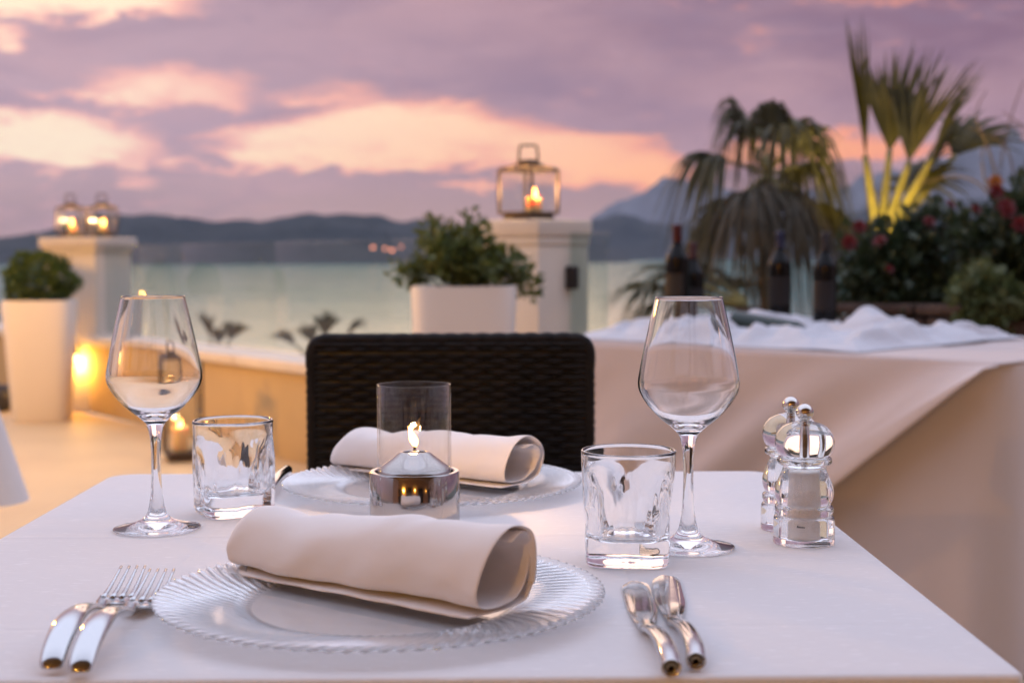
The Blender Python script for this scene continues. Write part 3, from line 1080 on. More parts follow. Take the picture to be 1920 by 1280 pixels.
# upright palm lit from below
pB = at(1648, 462, 6.2)
PB = palm((pB.x, pB.y, pB.z), 'upright fan palm with yellow lit stalks above the rose bush', 0.0, 0.06)
for (tx, ty, dy_), bl_, sp_, dr_ in (((1622, 300, 0.05), 0.58, 0.16, 0.03), ((1668, 290, 0.12), 0.50, 0.42, 0.06), ((1705, 310, 0.0), 0.52, 0.62, 0.10), ((1750, 300, -0.05), 0.50, 0.85, 0.20), ((1735, 335, 0.1), 0.44, 1.2, 0.4), ((1790, 300, 0.2), 0.40, 0.8, 0.3), ((1710, 370, 0.15), 0.36, 1.4, 0.5)):
    tip = at(tx, ty, 6.2 + dy_) - pB
    fan_frond(PB, (0, 0, 0), tip, tip.length, bl_, rngp, nb=26, spread=sp_, droop=dr_, sag=-0.02, wid=0.016, tilt=rngp.uniform(-0.5, 0.5), stalk_r=0.019)
# low palm with long dark leaves left of the bottles
pC = at(1400, 575, 6.1)
PC = palm((pC.x, pC.y, pC.z), 'low dark palm whose leaves sweep out behind the wine bottles', 0.0, 0.06, name='low_palm')
for (tx, ty, dy_), bl_, dr_ in (((1290, 510, 0.0), 0.34, 0.5), ((1240, 530, -0.05), 0.28, 0.6), ((1330, 500, 0.2), 0.32, 0.7), ((1380, 530, 0.1), 0.32, 0.9), ((1270, 560, 0.1), 0.3, 0.4)):
    tip = at(tx, ty, 6.1 + dy_) - pC
    fan_frond(PC, (0, 0, 0), tip, tip.length, bl_, rngp, nb=24, spread=1.5, droop=dr_, sag=0.03, wid=0.012, mat='palm_green', tilt=rngp.uniform(-0.3, 0.3))
# palm tops beyond the parapet
for lab, Yp, bx, leaves in (
        ('palm top showing over the parapet just beside the wine glass', 12.0, 410, ((385, 605, 0.16), (440, 615, 0.15), (410, 625, 0.10))),
        ('palm top showing over the parapet next to the black chair', 12.0, 600, ((535, 630, 0.14), (580, 625, 0.13), (612, 605, 0.14), (668, 608, 0.16), (640, 640, 0.1)))):
    b0 = at(bx, 690, Yp)
    tt = palm((b0.x, b0.y, b0.z), lab, 0.0, 0.09, name='palm_top', ground=-3)
    for tx, ty, bl_ in leaves:
        tip = at(tx, ty, Yp + rngp.uniform(-0.2, 0.2)) - b0
        fan_frond(tt, (0, 0, 0), tip, tip.length * 0.72, bl_ * 2.0, rngp, nb=14, spread=0.55, droop=0.3, sag=0.0, wid=0.018, tilt=0.3, stalk_r=0.012)

# ---- rose bed at the right
q0, q1 = Vector((at(1585, 600, 5.35).x, 5.35, 0)), Vector((at(2080, 600, 4.75).x, 4.75, 0))
bd = (q1 - q0)
BL = bd.length
bu = bd / BL
bn = Vector((bu.y, -bu.x, 0))
if bn.y > 0: bn = -bn
bedz = at(1700, 566, 5.2).z
planter = thing('stone_planter', 'dark brown rough stone planter bed under the rose bush', 'planter', q0)
rngs = random.Random(5)
course = 0
z = 0.0
while z < bedz - 0.03:
    hh = min(0.13, bedz - z)
    x = -0.0 if course % 2 == 0 else -0.12
    while x < BL:
        l = rngs.uniform(0.20, 0.32)
        x2 = min(x + l, BL)
        xa = max(x, 0)
        if x2 - xa > 0.04:
            V, F = box(x2 - xa - 0.010, 0.16 + rngs.uniform(-0.012, 0.02), hh - 0.010, ((xa + x2) / 2, 0, z + hh / 2), 0.012)
            V = [(a + noise.noise((a * 9, b * 9, c * 9)) * 0.008, b + noise.noise((a * 11 + 5, b * 9, c * 11)) * 0.010, c) for a, b, c in V]
            obj('stone', [bu * v[0] - bn * (v[1] - 0) * 1.0 + Vector((0, 0, v[2])) for v in V], F, 'planter_stone', planter)
        x += l
    z += hh
    course += 1
V, F = box(BL, 0.55, 0.02, (BL / 2, -0.36, bedz - 0.05))
obj('soil', [bu * v[0] + bn * v[1] + Vector((0, 0, v[2])) for v in V], F, 'soil', planter)
V, F = box(BL, 0.08, bedz - 0.03, (BL / 2, -0.05, (bedz - 0.03) / 2))
obj('mortar', [bu * v[0] + bn * v[1] + Vector((0, 0, v[2])) for v in V], F, 'soil', planter)

bush = thing('rose_bush', 'dark rose bush with red blooms in the stone planter, below the lit palm', 'rose bush', q0 + Vector((0, 0, bedz - 0.04)))
rb = random.Random(21)
blobsB = []
for i in range(40):
    s = rb.uniform(0.02, 1.0)
    zc = rb.uniform(0.02, 0.36) * (0.6 + 0.6 * min(1, s * 2))
    c = bu * (s * BL) + bn * (-0.22 + rb.uniform(-0.18, 0.2)) + Vector((0, 0, zc))
    blobsB.append(ell(c.x, c.y, c.z, rb.uniform(0.10, 0.17), rb.uniform(0.1, 0.15), rb.uniform(0.08, 0.13), 0.2))
V, F = [], []
for b in blobsB:
    V, F = merge((V, F), leaf_cloud(260, b, 0.055, rb, 0.6))
obj('foliage', V, F, 'leaf_rose', bush, smooth=False)
SV, SF = [], []
for i in range(14):
    s = rb.uniform(0.05, 0.95) * BL
    b0 = bu * s - bn * 0.22
    SV, SF = merge((SV, SF), tube([b0, b0 + Vector((rb.uniform(-.05, .05), 0, 0.15)), b0 + Vector((rb.uniform(-.1, .1), rb.uniform(-.1, .1), 0.32))], 0.006, 6))
obj('stems', SV, SF, 'bark', bush)


def rose_mesh(r):
    V, F = [], []
    for ring, (n_, tilt, rad, sc_) in enumerate(((5, 0.35, 0.20, 0.7), (6, 0.75, 0.42, 0.9), (7, 1.15, 0.62, 1.0))):
        for k in range(n_):
            a = 2 * math.pi * k / n_ + ring * 0.5
            base = len(V)
            for i in range(4):
                t = i / 3
                th = tilt * t + 0.15
                rr = rad * 0.4 + math.sin(th) * t * 0.9 * sc_
                zz = math.cos(th * 0.9) * t * 0.85 * sc_ - ring * 0.12
                w = 0.55 * math.sin(math.pi * (0.18 + 0.72 * t)) * sc_
                for j in (-1, 0, 1):
                    aa = a + j * w / max(0.35, rr) * 0.55
                    V.append((math.cos(aa) * rr * r, math.sin(aa) * rr * r, (zz - abs(j) * 0.04) * r))
            for i in range(3):
                for j in range(2):
                    q = base + i * 3 + j
                    F.append((q, q + 1, q + 4, q + 3))
    return V, F
rose0 = None
for px, py, Yr, mt, sz in ((1592, 455, 5.3, 'r', 1.0), (1612, 426, 5.35, 'r', .9), (1650, 452, 5.3, 'r', .9), (1742, 416, 5.2, 'r', .8), (1782, 384, 5.2, 'r', .8), (1830, 393, 5.15, 'r', .8),
                           (1868, 360, 5.1, 'r', .9), (1886, 388, 5.1, 'r', 1.1), (1913, 421, 5.0, 'r', 1.0), (1866, 342, 5.15, 'o', .9), (1668, 505, 5.25, 'r', .6), (1890, 398, 5.08, 'r', .9)):
    p = at(px, py, Yr - 0.22) - bush.location
    if rose0 is None:
        o = rose0 = obj('rose', *rose_mesh(0.030), 'petal_red', bush)
    elif mt == 'o':
        o = obj('rose', *rose_mesh(0.030), 'petal_red_lit', bush)
        o['label'] = 'red rose bloom with yellow-orange light put into its colour'
    else:
        o = inst(rose0, bush)
    o.location = p
    o.scale = (sz, sz, sz)
    o.rotation_euler = (R(55) + rb.uniform(-.4, .4), rb.uniform(-.4, .4), rb.uniform(-.6, .6))
    foot = Vector((p.x + rb.uniform(-.05, .05), p.y + 0.20, min(0.15, p.z - 0.05)))
    st = obj('flower_stem', *tube([foot, (foot + p) / 2 + Vector((rb.uniform(-.02, .02), 0, 0)), p], 0.003, 5), 'leaf_rose', bush)

ivy = thing('trailing_ivy', 'pale green trailing plant hanging over the stone planter', 'plant', Vector((at(1845, 560, 4.85).x, 4.85, bedz - 0.03)))
V, F = [], []
ri = random.Random(9)
for px, py, r_ in ((1840, 525, 0.06), (1870, 540, 0.07), (1810, 555, 0.06), (1850, 575, 0.08), (1890, 575, 0.07), (1815, 600, 0.05), (1835, 615, 0.05), (1860, 600, 0.05), (1822, 640, 0.035), (1905, 560, 0.05)):
    c = at(px, py, 4.85) - ivy.location
    V, F = merge((V, F), leaf_cloud(120, ell(c.x, c.y, c.z, r_, r_, r_, 0.1), 0.04, ri, 0.7))
obj('foliage', V, F, 'leaf_ivy', ivy, smooth=False)
SV, SF = [], []
for px in (1815, 1840, 1865, 1895):
    SV, SF = merge((SV, SF), tube([at(px, 530, 4.9) - ivy.location, at(px, 570, 4.86) - ivy.location, at(px - 6, 630, 4.86) - ivy.location], 0.003, 5))
obj('stems', SV, SF, 'twig', ivy)

# arching bare twigs behind the roses
tw = thing('bare_twigs', 'thin arching bare branches rising behind the roses at the picture edge', 'branches', Vector((at(1890, 420, 5.9).x, 5.9, 0.6)))
for pts in (((1880, 430), (1850, 360), (1800, 330), (1720, 345)), ((1885, 430), (1875, 330), (1890, 240), (1920, 150)), ((1885, 430), (1860, 300), (1830, 220), (1850, 170)),
            ((1890, 430), (1900, 330), (1880, 270), (1820, 240)), ((1895, 430), (1925, 300), (1930, 250), (1880, 210)), ((1880, 440), (1845, 330), (1850, 270), (1920, 235))):
    pth = [at(a, b, 5.9) - tw.location for a, b in pts]
    pth = [Vector((pth[0].x, 0, -0.1))] + pth
    sp_ = spline([tuple(v) for v in pth], 6)
    obj('branch', *tube(sp_, [0.006 * (1 - 0.7 * i / len(sp_)) for i in range(len(sp_))], 6), 'twig', tw)

# garden spotlight at the foot of the lit palm
gl = at(1662, 520, 5.72)
gs = thing('garden_spotlight', 'small garden uplight among the roses at the foot of the lit palm', 'spotlight', gl)
aim = (at(1690, 300, 6.2) - gl).normalized()
obj('housing', *tube([-aim * 0.07, -aim * 0.02, aim * 0.0], [0.018, 0.03, 0.032], 16), 'bracket', gs)
obj('stake', *tube([-aim * 0.05, Vector((0, 0, -0.3))], 0.006, 6), 'bracket', gs)
obj('lens', *tube([aim * 0.001, aim * 0.004], 0.026, 16), 'bulb', gs)
lamp('spot_light', gs, aim * 0.03, SPOT_W, (1.0, 0.70, 0.16), 0.02, spot=85, direction=aim)

# ---- evening haze over the bay
HZ0, HZ1 = SEA_Z - 6.0, 1090.0
hzv = [(x, y, z) for z in (HZ0, HZ1) for y in (-300, 12800) for x in (-12000, 12000)]
hz = obj('haze', hzv, [(0, 2, 3, 1), (4, 5, 7, 6), (0, 1, 5, 4), (1, 3, 7, 5), (3, 2, 6, 7), (2, 0, 4, 6)], 'haze', smooth=False)
tag(hz, 'thin bluish evening haze over the bay and hills', 'haze', kind='stuff')
# ================================================================== TABLES
def rrect(x0, x1, y0, y1, r, n=6, m=24, rf=None):
    """rounded rectangle outline, counter-clockwise, evenly sampled"""
    pts = []
    rf = r if rf is None else rf
    def side(a, b):
        for i in range(m):
            t = i / m
            pts.append((a[0] + (b[0] - a[0]) * t, a[1] + (b[1] - a[1]) * t))
    def arc(cx, cy, a0, r):
        for i in range(n):
            a = a0 + math.pi / 2 * i / n
            pts.append((cx + r * math.cos(a), cy + r * math.sin(a)))
    side((x0 + rf, y0), (x1 - rf, y0)); arc(x1 - rf, y0 + rf, -math.pi / 2, rf)
    side((x1, y0 + rf), (x1, y1 - r)); arc(x1 - r, y1 - r, 0, r)
    side((x1 - r, y1), (x0 + r, y1)); arc(x0 + r, y1 - r, math.pi / 2, r)
    side((x0, y1 - r), (x0, y0 + rf)); arc(x0 + rf, y0 + rf, math.pi, rf)
    return pts


def cloth_mesh(x0, x1, y0, y1, ztop, drop, r=0.02, er=0.006, wave=0.012, flare=0.0, seed=0.0, rows=10, m=24, nw=9, rf=None):
    out = rrect(x0, x1, y0, y1, r, 6, m, rf)
    n = len(out)
    cx, cy = (x0 + x1) / 2, (y0 + y1) / 2
    V, F = [], []
    nrm = []
    for i in range(n):
        a, b = out[i - 1], out[(i + 1) % n]
        t = Vector((b[0] - a[0], b[1] - a[1], 0)).normalized()
        nrm.append(Vector((t.y, -t.x, 0)))
    rings = [0.12, 0.3, 0.5, 0.7, 0.85, 0.95]
    for s in rings:
        for x, y in out:
            V.append((cx + (x - cx) * s, cy + (y - cy) * s, ztop))
    prof = [(-er, 0), (-er * 0.5, -er * 0.14), (-er * 0.14, -er * 0.5), (0, -er)]
    for o_, dz in prof:
        for i, (x, y) in enumerate(out):
            V.append((x + nrm[i].x * o_, y + nrm[i].y * o_, ztop + dz))
    per = 0
    for j in range(1, rows + 1):
        t = j / rows
        for i, (x, y) in enumerate(out):
            s_ = i / n
            cornerness = max(0.0, 1 - min(abs(x - x0), abs(x - x1)) / 0.16) * max(0.0, 1 - min(abs(y - y0), abs(y - y1)) / 0.16)
            wv = noise.noise((x * nw, y * nw, seed)) * wave * t ** 1.2 + cornerness * flare * t
            wv += 0.004 * t
            V.append((x + nrm[i].x * wv, y + nrm[i].y * wv, ztop - er - (drop - er) * t))
    R_ = len(V) // n
    for a in range(R_ - 1):
        for i in range(n):
            k = (i + 1) % n
            F.append((a * n + i, a * n + k, (a + 1) * n + k, (a + 1) * n + i))
    F.append(tuple(reversed(range(n))))
    F = [tuple(reversed(f)) for f in F]
    return V, F


def plain_table(name, label, x0, x1, y0, y1, ztop, loc=(0, 0, 0), rot=0, group=None):
    t = thing(name, label, 'table', loc, rot, group)
    sharp(obj('tabletop', *box(x1 - x0, y1 - y0, 0.03, ((x0 + x1) / 2, (y0 + y1) / 2, ztop - 0.015), 0.004), 'table_wood', t))
    for x in (x0 + 0.06, x1 - 0.06):
        for y in (y0 + 0.06, y1 - 0.06):
            sharp(obj('leg', *box(0.05, 0.05, ztop - 0.03, (x, y, (ztop - 0.03) / 2), 0.004), 'table_wood', t))
    return t

TZ = 0.75
TX0, TX1, TY0, TY1 = -0.449, 0.3155, 0.834, 1.648
plain_table('dining_table', 'dining table hidden under the near white tablecloth', TX0 + 0.02, TX1 - 0.02, TY0 + 0.02, TY1 - 0.02, TZ - 0.003)
tag(fix_normals(obj('tablecloth', *cloth_mesh(TX0, TX1, TY0, TY1, TZ, 0.42, 0.030, 0.004, 0.02, 0.03, 1.0, m=40, rf=0.008), 'tablecloth')), 'white tablecloth on the near table set for two', 'tablecloth')

# neighbouring table at the left edge: only one hanging corner of its cloth shows
cpt = at(26, 952, 3.05)
nt_rot = R(33)
NTL = Vector((cpt.x - 0.075, cpt.y + 0.08, 0))
plain_table('neighbour_table', 'neighbouring table under a white cloth at the edge of the picture', -0.77, -0.02, 0.02, 0.77, TZ - 0.003, NTL, nt_rot)
o = fix_normals(obj('tablecloth', *cloth_mesh(-0.79, 0.0, 0.0, 0.79, TZ, TZ - cpt.z, 0.02, 0.006, 0.02, 0.085, 4.0, m=30), 'tablecloth'))
o.location = NTL
o.rotation_euler = (0, 0, nt_rot)
tag(o, 'white tablecloth corner hanging at the edge of the picture over the lit floor', 'tablecloth')

# wine table at the right
WR = at_z(1882, 684, TZ)
WL = at_z(1035, 637, TZ)
we = (WR - WL); we.z = 0
WLen = we.length
we.normalize()
wd = Vector((-we.y, we.x, 0))
wrot = math.atan2(we.y, we.x)
WDep = 1.05
plain_table('serving_table', 'long serving table under the cloth behind the chair', 0.04, WLen - 0.04, 0.04, WDep - 0.04, TZ - 0.003, (WL.x, WL.y, 0), wrot)
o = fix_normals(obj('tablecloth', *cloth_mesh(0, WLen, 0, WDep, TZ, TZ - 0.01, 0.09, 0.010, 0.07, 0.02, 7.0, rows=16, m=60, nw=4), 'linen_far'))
o.location = (WL.x, WL.y, 0)
o.rotation_euler = (0, 0, wrot)
tag(o, 'floor-length pale tablecloth on the serving table with the wine bottles', 'tablecloth')
# overlay cloth whose hem runs diagonally across the front
def overlay():
    V, F = [], []
    nu, nv = 70, 40
    hem = lambda x: 0.002 + (WLen - x) * 0.80 if x < WLen else 0.002
    for i in range(nu + 1):
        x = -0.02 + (WLen + 0.02) * i / nu
        h = min(hem(x), 0.735)
        for j in range(-6, nv + 1):
            if j < 0:
                V.append((x, 0.45 * (-j) / 6, TZ + 0.004))
            else:
                t = j / nv
                zz = TZ + 0.004 - h * t
                q = (x * 0.62 - zz * 0.78)              # across the diagonal folds
                dh = h * (1 - t)                         # distance up from the hem
                fold = (0.5 + noise.noise((q * 8.0, x * 0.8, 0.2))) * 0.060 * min(1, t * 1.3) + noise.noise((q * 13, x * 1.4, 4.2)) * 0.008 * min(1, t * 2)
                near = 0.014 + 0.014 * t + abs(fold) + 0.010 * math.exp(-(dh / 0.05) ** 2)
                V.append((x, -near, zz - (0.004 if j > 0 else 0)))
    m_ = nv + 7
    for i in range(nu):
        for j in range(m_ - 1):
            a = i * m_ + j
            F.append((a, a + m_, a + m_ + 1, a + 1))
    # order of j: -6..-1 goes 0.45 -> 0.075 depth, so rows are already continuous
    return V, F
V, F = overlay()
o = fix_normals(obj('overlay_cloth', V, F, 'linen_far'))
sm = o.modifiers.new('thickness', 'SOLIDIFY')
sm.thickness = 0.003
o.location = (WL.x, WL.y, 0)
o.rotation_euler = (0, 0, wrot)
tag(o, 'pale overlay cloth with a diagonal hem hanging down the serving table front', 'tablecloth')


def wloc(p):
    """world point -> serving-table local"""
    v = p - WL
    return Vector((v.x * we.x + v.y * we.y, v.x * wd.x + v.y * wd.y, p.z))


def crumple(label, hx0, hx1, hy0, hy1, hmax, seed, bumps):
    V, F = [], []
    nx, ny = 150, 110
    for j in range(ny + 1):
        for i in range(nx + 1):
            u, v = i / nx, j / ny
            x, y = hx0 + (hx1 - hx0) * u, hy0 + (hy1 - hy0) * v
            e = min(u, 1 - u, v, 1 - v)
            wob = noise.noise((x * 5, y * 5, seed)) * 0.10
            edge = max(0.0, min(1.0, (e + wob * 0.6) / 0.16))
            edge = edge * edge * (3 - 2 * edge)
            w = Vector((x * 4.5 + noise.noise((x * 6, y * 6, seed + 2)) * 0.9, y * 4.5 + noise.noise((x * 6, y * 6, seed + 5)) * 0.9, seed))
            b1 = abs(noise.noise(Vector((w.x * 0.75, w.y * 1.25, seed))))
            b2 = abs(noise.noise(Vector((w.x * 1.9 + w.y * 0.8, w.y * 1.5, seed + 4))))
            b3 = abs(noise.noise(Vector((w.x * 4.0 + w.y * 2.0, w.y * 2.2, seed + 8))))
            h = hmax * (0.22 + 2.0 * b1 + 0.95 * b2 + 0.30 * b3)
            for bx, by, br, bh in bumps:
                h += bh * math.exp(-((x - bx) ** 2 + (y - by) ** 2) / br ** 2)
            V.append((x + noise.noise((x * 7, y * 7, 3)) * 0.02, y + noise.noise((x * 7, y * 7, 9)) * 0.02, TZ + 0.007 + h * edge))
    for j in range(ny):
        for i in range(nx):
            a = j * (nx + 1) + i
            F.append((a, a + 1, a + nx + 2, a + nx + 1))
    o = obj('crumpled_cloth', V, F, 'linen_crumpled')
    o.location = (WL.x, WL.y, 0)
    o.rotation_euler = (0, 0, wrot)
    tag(o, label, 'cloth')
    return V, nx, ny, (hx0, hx1, hy0, hy1)
pk = wloc(at(1622, 600, 4.25))
lk = wloc(at(1085, 600, 4.6))
crumple('heap of crumpled white cloth at the lantern end of the serving table', 0.0, 0.62, 0.03, 0.98, 0.036, 2.2, [(lk.x + 0.06, lk.y, 0.16, 0.04), (0.25, 0.75, 0.15, 0.02)])
crumple('heap of crumpled white cloth at the planter end of the serving table', 0.50, 1.02, 0.05, 0.99, 0.034, 6.1, [(pk.x + 0.03, pk.y - 0.02, 0.06, 0.06), (pk.x + 0.12, pk.y - 0.12, 0.09, 0.04)])


# ---- wine bottles
def bottle(loc, label, foil, body='bottle_glass', lab='label_maroon', s=1.0, face=0.0, lying=None, group='wine bottles standing on the serving table'):
    t = thing('wine_bottle', label, 'bottle', loc, 0, group)
    prof = spline([(0.020, 0.004), (0.034, 0.0), (0.0375, 0.004), (0.0380, 0.10), (0.0378, 0.185), (0.034, 0.205), (0.022, 0.228), (0.0155, 0.245), (0.0145, 0.262)], 4)
    obj('body', *lathe([(a * s, b * s) for a, b in prof], 32, close_bot=True), body, t)
    prof = [(0.0150, 0.245), (0.0152, 0.250), (0.0148, 0.290), (0.0160, 0.292), (0.0160, 0.300), (0.014, 0.302), (0.002, 0.302)]
    obj('capsule', *lathe([(a * s, b * s) for a, b in prof], 24), foil, t)
    V, F = [], []
    for i in range(13):
        a = R(-70 + 140 * i / 12) + face
        for z_ in (0.055, 0.150):
            V.append((0.0386 * s * math.cos(a), 0.0386 * s * math.sin(a), z_ * s))
    for i in range(12):
        F.append((2 * i, 2 * i + 2, 2 * i + 3, 2 * i + 1))
    obj('paper_label', V, F, lab, t)
    if lying:
        t.rotation_euler = lying
    return t
for px, py_top, Yb, lab, foil, lb, fc in (
        (1270, 421, 4.45, 'dark wine bottle with red capsule, standing behind the empty wine glass', 'foil_red', 'label_gold', R(-140)),
        (1299, 454, 4.75, 'dark wine bottle half hidden behind the red-capped bottle', 'foil_brown', 'label_maroon', R(-60)),
        (1463, 434, 4.78, 'dark wine bottle with blue capsule, standing on crumpled cloth', 'foil_blue', 'label_maroon', R(-100)),
        (1548, 436, 4.50, 'dark wine bottle with black capsule, nearest the rose bush', 'foil_black', 'label_maroon', R(-120))):
    tp = at(px, py_top, Yb)
    bottle((tp.x, tp.y, tp.z - 0.302), lab, foil, lab=lb, face=fc)
lyp = at(1378, 606, 4.2)
b5 = bottle((lyp.x, lyp.y, lyp.z), 'dark green wine bottle lying on its side among the crumpled cloth', 'foil_black', body='bottle_green', group=None)
b5.rotation_euler = Vector((0.78, -0.55, -0.13)).to_track_quat('Z', 'Y').to_euler()

# ---- wicker chair
def chair():
    W, Hh = 0.437, 0.46
    cx = at(844, 640, 2.2).x
    t = thing('wicker_chair', 'black woven wicker chair drawn up to the far side of the near table', 'chair', (cx, 2.2, 0))
    ztop = at(844, 633, 2.2).z
    zbot = ztop - 0.47
    br = obj('backrest', *box(W - 0.016, 0.022, 0.46, (0, 0.012, ztop - 0.238), 0.008), 'chair_frame', t)
    pitch_, nst = 0.0088, 20
    for par in (0, 1):
        pts = []
        nn = nst * 6
        for i in range(nn + 1):
            u = i / nn
            x = (u - 0.5) * (W - 0.004)
            ph = math.pi * nst * u + par * math.pi
            pts.append((x, -0.0035 - 0.0030 * math.sin(ph), 0))
        # wrap round both sides
        pts = [(-W / 2 + 0.006, 0.002, 0), (-W / 2 + 0.010, 0.000, 0)] + pts[6:-6] + [(W / 2 - 0.010, 0.000, 0), (W / 2 - 0.006, 0.002, 0)]
        V, F = tube(pts, [(0.0022, 0.0041)] * len(pts), 6)
        if par == 0: ma = (V, F)
        else: mb = (V, F)
    rows = int(0.46 / pitch_)
    first = [None, None]
    for k in range(rows):
        par = k % 2
        z_ = ztop - 0.010 - k * pitch_
        if first[par] is None:
            o = first[par] = obj('wicker_strand', *(ma if par == 0 else mb), 'wicker', br)
        else:
            o = inst(first[par], br)
        jr = math.sin(k * 12.9898) * 43758.5453
        jr -= math.floor(jr)
        o.location = ((jr - 0.5) * 0.003, (jr - 0.5) * 0.0012, z_ + (jr - 0.5) * 0.0014)
    tr_ = [(-W / 2 + 0.0035, 0.008, ztop - 0.045), (-W / 2 + 0.0035, 0.008, ztop - 0.024), (-W / 2 + 0.009, 0.008, ztop - 0.010), (-W / 2 + 0.022, 0.008, ztop - 0.004)]
    tr_ += [((u / 30 - 0.5) * (W - 0.06), 0.008 + 0.0015 * math.sin(u * 2.1), ztop - 0.0036 + 0.0010 * math.sin(u * 3.1)) for u in range(31)]
    tr_ += [(-a, b, c) for a, b, c in reversed(tr_[:4])]
    obj('top_roll', *tube(spline(tr_, 3), 0.0105, 10, upv=Vector((0, 1, 0))), 'wicker', br)
    for sx in (-1, 1):
        pth = [(sx * (W / 2 - 0.004) + 0.0008 * math.sin(k * 2.2), 0.008, ztop - 0.030 - 0.44 * k / 90) for k in range(91)]
        obj('side_roll', *tube(pth, [0.0100 + 0.0007 * (k % 2) for k in range(91)], 10, upv=Vector((0, 1, 0))), 'wicker', br)
    seat = obj('seat', *box(W, 0.43, 0.05, (0, -0.20, 0.43), 0.018), 'wicker', t)
    for sx in (-1, 1):
        obj('leg', *tube([(sx * (W / 2 - 0.025), -0.39, 0.0), (sx * (W / 2 - 0.025), -0.385, 0.42)], [0.014, 0.018], 10), 'chair_frame', t)
        obj('leg', *tube([(sx * (W / 2 - 0.025), 0.03, 0.0), (sx * (W / 2 - 0.025), 0.012, 0.44)], [0.014, 0.018], 10), 'chair_frame', t)
    return t
chair()


# ================================================================== THINGS ON THE TABLE
def glass_split(t, prof_out, prof_in, cuts, mat='glass', seg=72):
    """lathe a closed profile as open pieces that meet ring on ring; cuts = [(name, i0, i1)] on the joined profile"""
    prof = prof_out + prof_in
    for name, i0, i1 in cuts:
        V, F = lathe(prof[i0:i1 + 1], seg)
        obj(name, V, F, mat, t)


def wine_glass(px, py, label, s=1.0):
    p = at_z(px, py, TZ)
    t = thing('wine_glass', label, 'wine glass', (p.x, p.y, TZ + 0.0006), 0, 'pair of empty wine glasses')
    # outside from the foot upwards
    foot = spline([(0.0004, 0.0010), (0.012, 0.0008), (0.030, 0.0003), (0.0375, 0.0), (0.0393, 0.0008), (0.0393, 0.0018), (0.034, 0.0034), (0.022, 0.0062), (0.0125, 0.0105), (0.0085, 0.0160)], 5)
    stem = spline([(0.0085, 0.0160), (0.0062, 0.026), (0.0049, 0.040), (0.0043, 0.058), (0.0045, 0.075), (0.0056, 0.088), (0.0086, 0.098)], 5)
    bowl_o = spline([(0.0086, 0.098), (0.0150, 0.1040), (0.0250, 0.1120), (0.0352, 0.1230), (0.0415, 0.1335), (0.0432, 0.1405), (0.0424, 0.1490), (0.0385, 0.1700), (0.0335, 0.1930), (0.0287, 0.2140)], 6)
    rim = [(0.0286, 0.2147), (0.0281, 0.2150), (0.0277, 0.2146)]
    bowl_i = spline([(0.0276, 0.2140), (0.0324, 0.1930), (0.0374, 0.1700), (0.0412, 0.1490), (0.0419, 0.1408), (0.0402, 0.1345), (0.0338, 0.1245), (0.0236, 0.1140), (0.0130, 0.1075), (0.0050, 0.1052), (0.0003, 0.1048)], 6)
    def sc_(q): return [(a * s, b * s) for a, b in q]
    obj('foot', *lathe(sc_(foot), 80), 'glass', t)
    obj('stem', *lathe(sc_(stem), 48), 'glass', t)
    obj('bowl', *lathe(sc_(bowl_o + rim + bowl_i), 96), 'glass', t)
    return t
wine_glass(295, 992, 'empty wine glass standing beside the forks end of the table, before the parapet')
wine_glass(1290, 1027, 'empty wine glass standing behind the tumbler next to the salt and pepper mills', 1.0)


def tumbler(px, py, label, rot, seed):
    p = at_z(px, py, TZ)
    t = thing('tumbler', label, 'tumbler', (p.x, p.y, TZ + 0.0006), rot, 'pair of rippled water tumblers')
    seg, H_ = 144, 0.092
    V, F = [], []

    def ring(z, f, inner):
        for j in range(seg):
            a = 2 * math.pi * j / seg
            c, s = math.cos(a), math.sin(a)
            sq = min(1.0, max(0.0, (0.080 - z) / 0.045))
            sq = sq * sq * (3 - 2 * sq)
            nexp = 2 + 3.2 * sq * (0.35 if inner else 1)
            k = (abs(c) ** nexp + abs(s) ** nexp) ** (-1 / nexp)
            rr = f * (k * (1 - 0.06 * sq) )
            if not inner:
                # pinched flutes at the middle of every side, twisting a little
                pin = math.exp(-((z - 0.040) / 0.022) ** 2)
                rr -= 0.0022 * pin * (0.5 + 0.5 * math.cos(4 * a + 30 * (z - 0.04)))
                w = max(0, min(1, (0.070 - z) / 0.02)) * max(0.15, min(1, (z - 0.004) / 0.02))
                rr += (noise.noise((c * 4.0, s * 4.0, z * 45 + seed)) * 0.0009 + noise.noise((c * 11, s * 11, z * 55 + seed + 7)) * 0.00045) * w
            else:
                w = max(0, min(1, (0.070 - z) / 0.01)) * max(0, min(1, (z - 0.022) / 0.01))
                rr += (noise.noise((c * 9.0, s * 9.0, z * 60 + seed + 3)) * 0.00045) * w
            V.append((rr * c, rr * s, z))
    zs = []
    for r0, z in ((0.0005, 0.0022), (0.015, 0.0020), (0.027, 0.0012), (0.0325, 0.0), (0.0350, 0.0008), (0.0365, 0.004)):
        ring(z, r0, False)
    for i in range(1, 41):
        z = 0.004 + (H_ - 0.0052) * i / 40
        ring(z, 0.0365 + 0.0025 * (i / 40) ** 1.3, False)
    ring(H_ - 0.0004, 0.0386, True); ring(H_, 0.0378, True); ring(H_ - 0.0004, 0.0370, True)
    for i in range(1, 33):
        z = H_ - 0.0012 - (H_ - 0.0012 - 0.026) * i / 32
        ring(z, 0.0368 - 0.0058 * (i / 32) ** 1.6, True)
    for r0, z in ((0.0290, 0.0222), (0.0255, 0.0198), (0.018, 0.0186), (0.008, 0.0182), (0.0005, 0.0181)):
        ring(z, r0, True)
    n = len(V) // seg
    for a in range(n - 1):
        for j in range(seg):
            k = (j + 1) % seg
            F.append((a * seg + j, a * seg + k, (a + 1) * seg + k, (a + 1) * seg + j))
    obj('body', V, F, 'glass', t)
    return t
